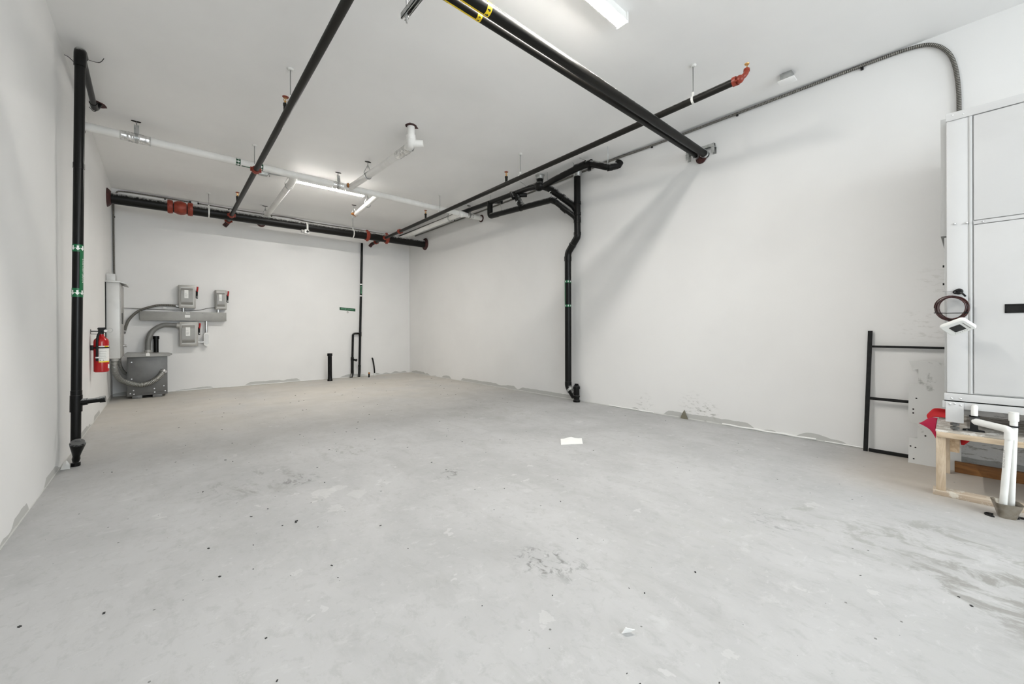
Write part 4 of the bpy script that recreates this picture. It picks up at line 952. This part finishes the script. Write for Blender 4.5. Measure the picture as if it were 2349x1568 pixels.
b = BM(); tube(b, rounded([(FX-.075, -.048, .640), (FX-.075, -.048, .602), (FX-.115, -.085, .604)], .03), .0235, 18); part('rubber_elbow', b, M_PVCG, t, 'dark grey rubber elbow')
b = BM(); cyl(b, (FX-.075, -.048, .635), (FX-.06, -.048, .70), .0175, seg=18); tube(b, rounded([(FX-.065, -.048, .675), (FX-.055, -.05, .70), (FX+.06, -.05, .71)], .02), .0175, 14); part('outlet_pipe', b, M_PVC, t)
part('hose_clamp', band(BM(), (FX-.075, -.048, .640), (0,0,1), .0235, .010, .004), M_BLACK, t)
b = BM(); cyl(b, (PX+.055, -.222, .58), (PX+.055, -.222, .70), .0185, seg=20); part('upper_drop', b, M_PVC, t)
b = BM(); cyl(b, (PX+.055, -.222, .655), (PX+.055, -.222, .715), .0235, seg=20); part('union', b, M_PVC, t)
b = BM(); cyl(b, (PX+.055, -.222, .70), (PX+.055, -.222, .706), .0215, seg=16); part('union_neck', b, M_PVC, t)
part('hose_clamp', band(BM(), (PX+.055, -.222, .618), (0,0,1), .0190, .010, .006), M_BLACK, t)
# tin basin standing on the floor
t = thing('drain_basin', 'stained flared tin basin on the floor catching the white drain pipes', 'basin', (5.025, -.190, 0))
b = BM(); n = 32; cx, cy = 5.050, -.190
def sq(hw, z, k, sh=0):
    out = []
    for i in range(n):
        a = 2*math.pi*i/n+.5; c_, s_ = math.cos(a), math.sin(a); rr = hw/((abs(c_)**k+abs(s_)**k)**(1/k))
        out.append(b.verts.new((cx+sh+rr*(c_*math.cos(.25)-s_*math.sin(.25)), cy+rr*(c_*math.sin(.25)+s_*math.cos(.25)), z)))
    return out
R = [sq(.036, .004, 3), sq(.040, 0, 3), sq(.050, .040, 3), sq(.066, .100, 4), sq(.068, .103, 4), sq(.064, .102, 4), sq(.046, .042, 3), sq(.032, .008, 3)]
for P, Q in zip(R, R[1:]):
    for i in range(n): b.faces.new((P[i], P[(i+1)%n], Q[(i+1)%n], Q[i]))
b.faces.new(R[0]); b.faces.new(R[-1]); part('bowl', b, M_BASIN, t)
for c_, an in (((5.015, -.125), .4), ((5.065, -.250), -.5)):
    b = BM()
    for k in range(3):
        torus(b, (c_[0], c_[1], .004), (0,0,1), .034-.011*k, .004, 14, 6, an+1.0, an+4.6)
    part('grate_ring', b, M_BLACK, t, 'black slotted grate showing beside the basin')
# red fabric draped behind the stand
t = thing('red_fabric', 'crumpled red fabric hanging over the far end of the wooden stand', 'cloth', (5.9, .17, .5))
def cloth(rows, thick=.005):
    rows = [spline(r_, 4) for r_ in rows]
    cols = [spline([r_[i] for r_ in rows], 4) for i in range(len(rows[0]))]
    b = BM(); G = [[b.verts.new(p) for p in c_] for c_ in cols]
    for r_, s_ in zip(G, G[1:]):
        for i in range(len(r_)-1): b.faces.new((r_[i], r_[i+1], s_[i+1], s_[i]))
    bmesh.ops.recalc_face_normals(b, faces=b.faces[:]); b.normal_update(); bmesh.ops.solidify(b, geom=b.faces[:], thickness=thick); return b
part('upper_fold', cloth([[(5.70,.02,.575),(5.80,.10,.585),(5.86,.175,.580),(5.90,.205,.545)],
                          [(5.78,.02,.560),(5.84,.11,.555),(5.86,.185,.545),(5.87,.225,.510)],
                          [(5.76,.04,.520),(5.82,.13,.515),(5.84,.19,.505),(5.85,.215,.475)]]), M_CLOTHR, t)
part('hanging_corner', cloth([[(5.78,.155,.510),(5.84,.19,.500),(5.86,.215,.480)],
                              [(5.78,.165,.420),(5.83,.215,.445),(5.86,.250,.445)],
                              [(5.77,.160,.330),(5.82,.200,.395),(5.86,.275,.432)]]), M_CLOTHC, t, 'crimson pointed corner')
part('lower_fold', cloth([[(5.50,.020,.452),(5.50,-.02,.452),(5.50,-.06,.452),(5.50,-.10,.452)],[(5.505,.020,.40),(5.49,-.01,.402),(5.50,-.03,.41),(5.50,-.06,.43)],[(5.50,.020,.362),(5.505,.005,.365),(5.50,-.01,.378),(5.50,-.03,.405)]]), M_CLOTHR, t)

# thermostat dangling from its coil
t = thing('thermostat', 'white thermostat dangling face-down in front of the white unit', 'thermostat', (5.12, .036, 1.29))
A_, B_, D_ = V((5.155, .132, 1.292)), V((5.100, .004, 1.358)), V((5.240, .063, 1.222))
eu = (B_-A_); ev = (D_-A_); ev = ev-eu*(ev.dot(eu)/eu.length_squared); nrm = eu.cross(ev).normalized()
if nrm.z > 0: nrm = -nrm
def tp(u, v, h=0): return A_+eu*u+ev*v+nrm*h
def rrect(u0, v0, u1, v1, r, h, n=5):
    P = []
    for cu, cv, a0 in ((u1-r, v1-r, 0), (u0+r, v1-r, 90), (u0+r, v0+r, 180), (u1-r, v0+r, 270)):
        for i in range(n+1): a = math.radians(a0+90*i/n); P.append(tp(cu+r*math.cos(a), cv+r*math.sin(a), h))
    return P
b = BM(); ring_ = [[b.verts.new(p) for p in rrect(*q)] for q in ((.02,.02,.98,.98,.14,-.026), (0,0,1,1,.16,-.020), (0,0,1,1,.16,-.008), (.05,.05,.95,.95,.13,0))]
for P, Q in zip(ring_, ring_[1:]):
    for i in range(len(P)): b.faces.new((P[i], P[(i+1) % len(P)], Q[(i+1) % len(P)], Q[i]))
b.faces.new(ring_[0]); b.faces.new(ring_[-1]); part('case', b, M_WHITEINK, t)
part('screen', prism(BM(), rrect(.27, .27, .70, .74, .02, .0006), nrm*.0012), M_DARKIN, t, 'dark rectangular screen')
part('slot', prism(BM(), rrect(.80, .24, .84, .80, .01, .0006), nrm*.0010), M_GREYINK, t)
b = BM()
for k in range(6): prism(b, rrect(.20+.09*k, .82, .235+.09*k, .85, .01, .0006), nrm*.0008)
part('button_marks', b, M_GREYINK, t)
t = thing('cable_coil', 'coil of brown-red cable hung on the front of the white unit', 'cable', (5.26, .062, 1.44))
P = []; turns = 6; n = 30
rnd = random.Random(5); offs = [(rnd.uniform(-.004,.008), rnd.uniform(-.010,.010), rnd.uniform(-.006,.006), rnd.uniform(.86,1.06)) for _ in range(turns+1)]
for i in range(turns*n+1):
    a = 2*math.pi*i/n; k = i/n; j = int(min(k, turns-1)); f = k-j
    o = [offs[j][q]*(1-f)+offs[j+1][q]*f for q in range(4)]
    P.append((FX-.018-.026*((k*.618) % 1)*1.0-abs(o[0]), .064+o[1]+.083*o[3]*math.cos(a)*(1+.06*math.sin(a)), 1.442+o[2]+.092*o[3]*math.sin(a)))
part('loops', tube(BM(), P, .0040, 8), M_CABLE, t)
part('lead', tube(BM(), spline([(FX-.03, .08, 1.352), (FX-.06, .07, 1.335), tp(.55, .15, -.022)], 6), .0055, 8), M_CABLE, t)
part('lead', tube(BM(), spline([(FX-.03, .02, 1.358), (FX-.07, .03, 1.340), tp(.65, .12, -.022)], 6), .0055, 8), M_CABLE, t)
b = BM(); tube(b, [(FX-.035, .158, 1.410), (FX-.055, .09, 1.405), (FX-.05, -.01, 1.404)], .003, 6); box(b, (FX-.055, -.018, 1.400), (FX-.038, .0, 1.412)); tube(b, spline([(FX-.03, .020, 1.560), (FX-.04, .005, 1.545), (FX-.03, -.005, 1.530)], 5), .006, 6); part('cable_ties', b, M_BLACK, t)
b = BM(); lathe(b, (FX+.004, .028, 1.570), (-1,0,0), [(.024,0),(.022,.010),(.014,.022),(0,.024)], 16); torus(b, (FX-.018, .044, 1.566), (1,0,0), .012, .004, 14, 6); part('grommet', b, M_BLACK, t, 'black knock-out grommet')
part('thin_wire', tube(BM(), spline([(FX-.015, .045, 1.566), (FX-.015, .08, 1.573), (FX-.01, .112, 1.575)], 5), .0018, 6), M_GREYINK, t)

# ------------------------------------------------------------------ things leaning on the right wall
t = thing('ladder_rack', 'black metal ladder-like frame leaning on the right wall', 'frame', (6.29, .4, 0))
def lean(z, off=0): return 6.285+.065*z/1.25+off
def bar_up(y0, y1):
    b = BM(); prism(b, [(lean(0)-.011, y0, 0), (lean(0)-.011, y0+.036, 0), (lean(1.26)-.011, y1+.036, 1.262), (lean(1.26)-.011, y1, 1.262)], (.022, 0, 0)); return b
part('upright', bar_up(.672, .640), M_BLACKM, t)
part('upright', bar_up(-.40, -.43), M_BLACKM, t)
for z, h in ((1.098, .022), (.555, .028), (.018, .034)):
    b = BM(); box(b, (lean(z)-.010, -.40, z-h/2+.0), (lean(z)+.010, .665, z+h/2), .002); part('rail', b, M_BLACKM, t)
t = thing('notched_panel', 'dirty white notched sheet-metal panel leaning on the right wall beside the unit', 'panel', (6.1, .2, 0))
def npx(px, py):                      # outline in panel coordinates: y across, height up the sheet
    return ((px-527)*-.00152+.365, (1030-py)/ (1030-343)*.985)
out = [(527,343),(545,405),(570,398),(570,500),(530,506),(527,650),(525,760),(570,766),(570,864),(533,866),(530,1030)]
poly = [npx(*q) for q in out]+[(.02, 0.0), (.02, .985)]
def pl3(y, h): return (6.11+.205*h, y, h*.978)
b = BM(); prism(b, [pl3(*q) for q in poly], (.004, 0, .0)); part('sheet', b, M_SHEET, t)
b = BM()
for q in ((540,920),(562,925),(550,672),(550,698),(563,597),(605,840),(555,1000)):
    y, h = npx(*q); p = V(pl3(y, h)); cyl(b, p+V((-.0015,0,0)), p, .007, seg=8)
parts('bolt_hole', b, M_HOLE, t)
b = BM(); y, h = .33, .06
single('metal_offcut', prism(BM(), [(W-.03, 2.715, 0), (W-.03, 2.600, .0), (W-.018, 2.632, .055), (W-.008, 2.665, .125), (W-.012, 2.700, .06)], (.003, 0, 0)), M_OLIVE, 'small fin-shaped olive metal offcut leaning at the foot of the right wall', 'offcut', (W-.02, 2.66, 0))

# ------------------------------------------------------------------ scraps and debris on the floor
def paper(name, label, pts, z=.006, m=M_PAPER):
    c = sum((V((p[0], p[1], 0)) for p in pts), V())/len(pts)
    return single(name, prism(BM(), [(p[0], p[1], p[2] if len(p) > 2 else z) for p in pts], (0,0,.0015)), m, label, 'scrap', (c.x, c.y, 0), 'white scraps on the floor')
b = BM()
def sheet(quad, zs):
    b = BM(); n = 6; q = [V((*p, 0)) for p in quad]; G = []
    for i in range(n+1):
        row = []
        for j in range(n+1):
            u, v = i/n, j/n; p = (q[0]*(1-u)+q[1]*u)*(1-v)+(q[3]*(1-u)+q[2]*u)*v; p.z = .003+zs(u, v); row.append(b.verts.new(p))
        G.append(row)
    for a, c in zip(G, G[1:]):
        for j in range(n): b.faces.new((a[j], a[j+1], c[j+1], c[j]))
    bmesh.ops.recalc_face_normals(b, faces=b.faces[:]); b.normal_update(); bmesh.ops.solidify(b, geom=b.faces[:], thickness=.002); return b
single('paper_sheet', sheet([(4.218,3.118),(4.075,2.985),(4.285,2.845),(4.46,3.00)], lambda u, v: .022*max(0, 1-abs(v-.45)/.3)*(1-u)**1.5+.012*(1-u)*(1-v)), M_PAPER, 'folded white paper lying on the open floor before the right wall', 'paper', (4.26, 2.99, 0), 'white scraps on the floor')
single('paper_scrap', sheet([(2.190,.968),(2.196,.952),(2.232,.930),(2.222,.948)], lambda u, v: .030*u*(1-.5*v)), M_PAPER, 'tiny torn white scrap on the bare floor nearest the camera', 'paper', (2.2, .95, 0), 'white scraps on the floor')
single('paper_scrap', sheet([(.010,5.78),(.012,5.58),(.075,5.56),(.060,5.66)], lambda u, v: .05*(1-u)*(1-abs(v-.5))), M_PAPER, 'white scrap against the foot of the left wall below the black drain', 'paper', (.04, 5.66, 0), 'white scraps on the floor')
b = BM(); rnd = random.Random(11)
for i in range(330):
    y = rnd.uniform(.3, 9.5)**1.0; x = rnd.uniform(.1, W-.15)
    if y < 2 and rnd.random() < .3: continue
    if x > 5.0 and y < .9: continue
    s = rnd.choice((.0012, .0015, .002, .003, .004))*(.45+.12*y); a = rnd.uniform(0, 3.14); l = s*rnd.uniform(1, 2.6)
    rot = Matrix.Rotation(a, 3, 'Z'); box(b, (x-l, y-s, 0), (x+l, y+s, s*.6), 0, rot)
for x, y, s_ in ((1.408,3.003,.012),(1.40,2.985,.009),(1.323,2.999,.006),(.93,2.98,.008),(.95,2.60,.008),(2.702,3.444,.009),(2.853,.949,.008),(2.15,1.33,.004),(1.30,3.35,.006),(.52,2.62,.009),(.25,2.75,.009),(1.85,1.50,.004),(2.50,1.04,.006),(3.55,-.02,.008),(3.60,.02,.006),(1.05,1.95,.006)):
    s_ *= .5; box(b, (x-s_*1.4, y-s_, 0), (x+s_*1.4, y+s_, s_*.8), 0, Matrix.Rotation(x*9, 3, 'Z'))
o = single('floor_debris', b, M_CHIP, 'tiny black chips and grit scattered over the concrete floor', 'debris', (3, 4, 0)); o['kind'] = 'stuff'
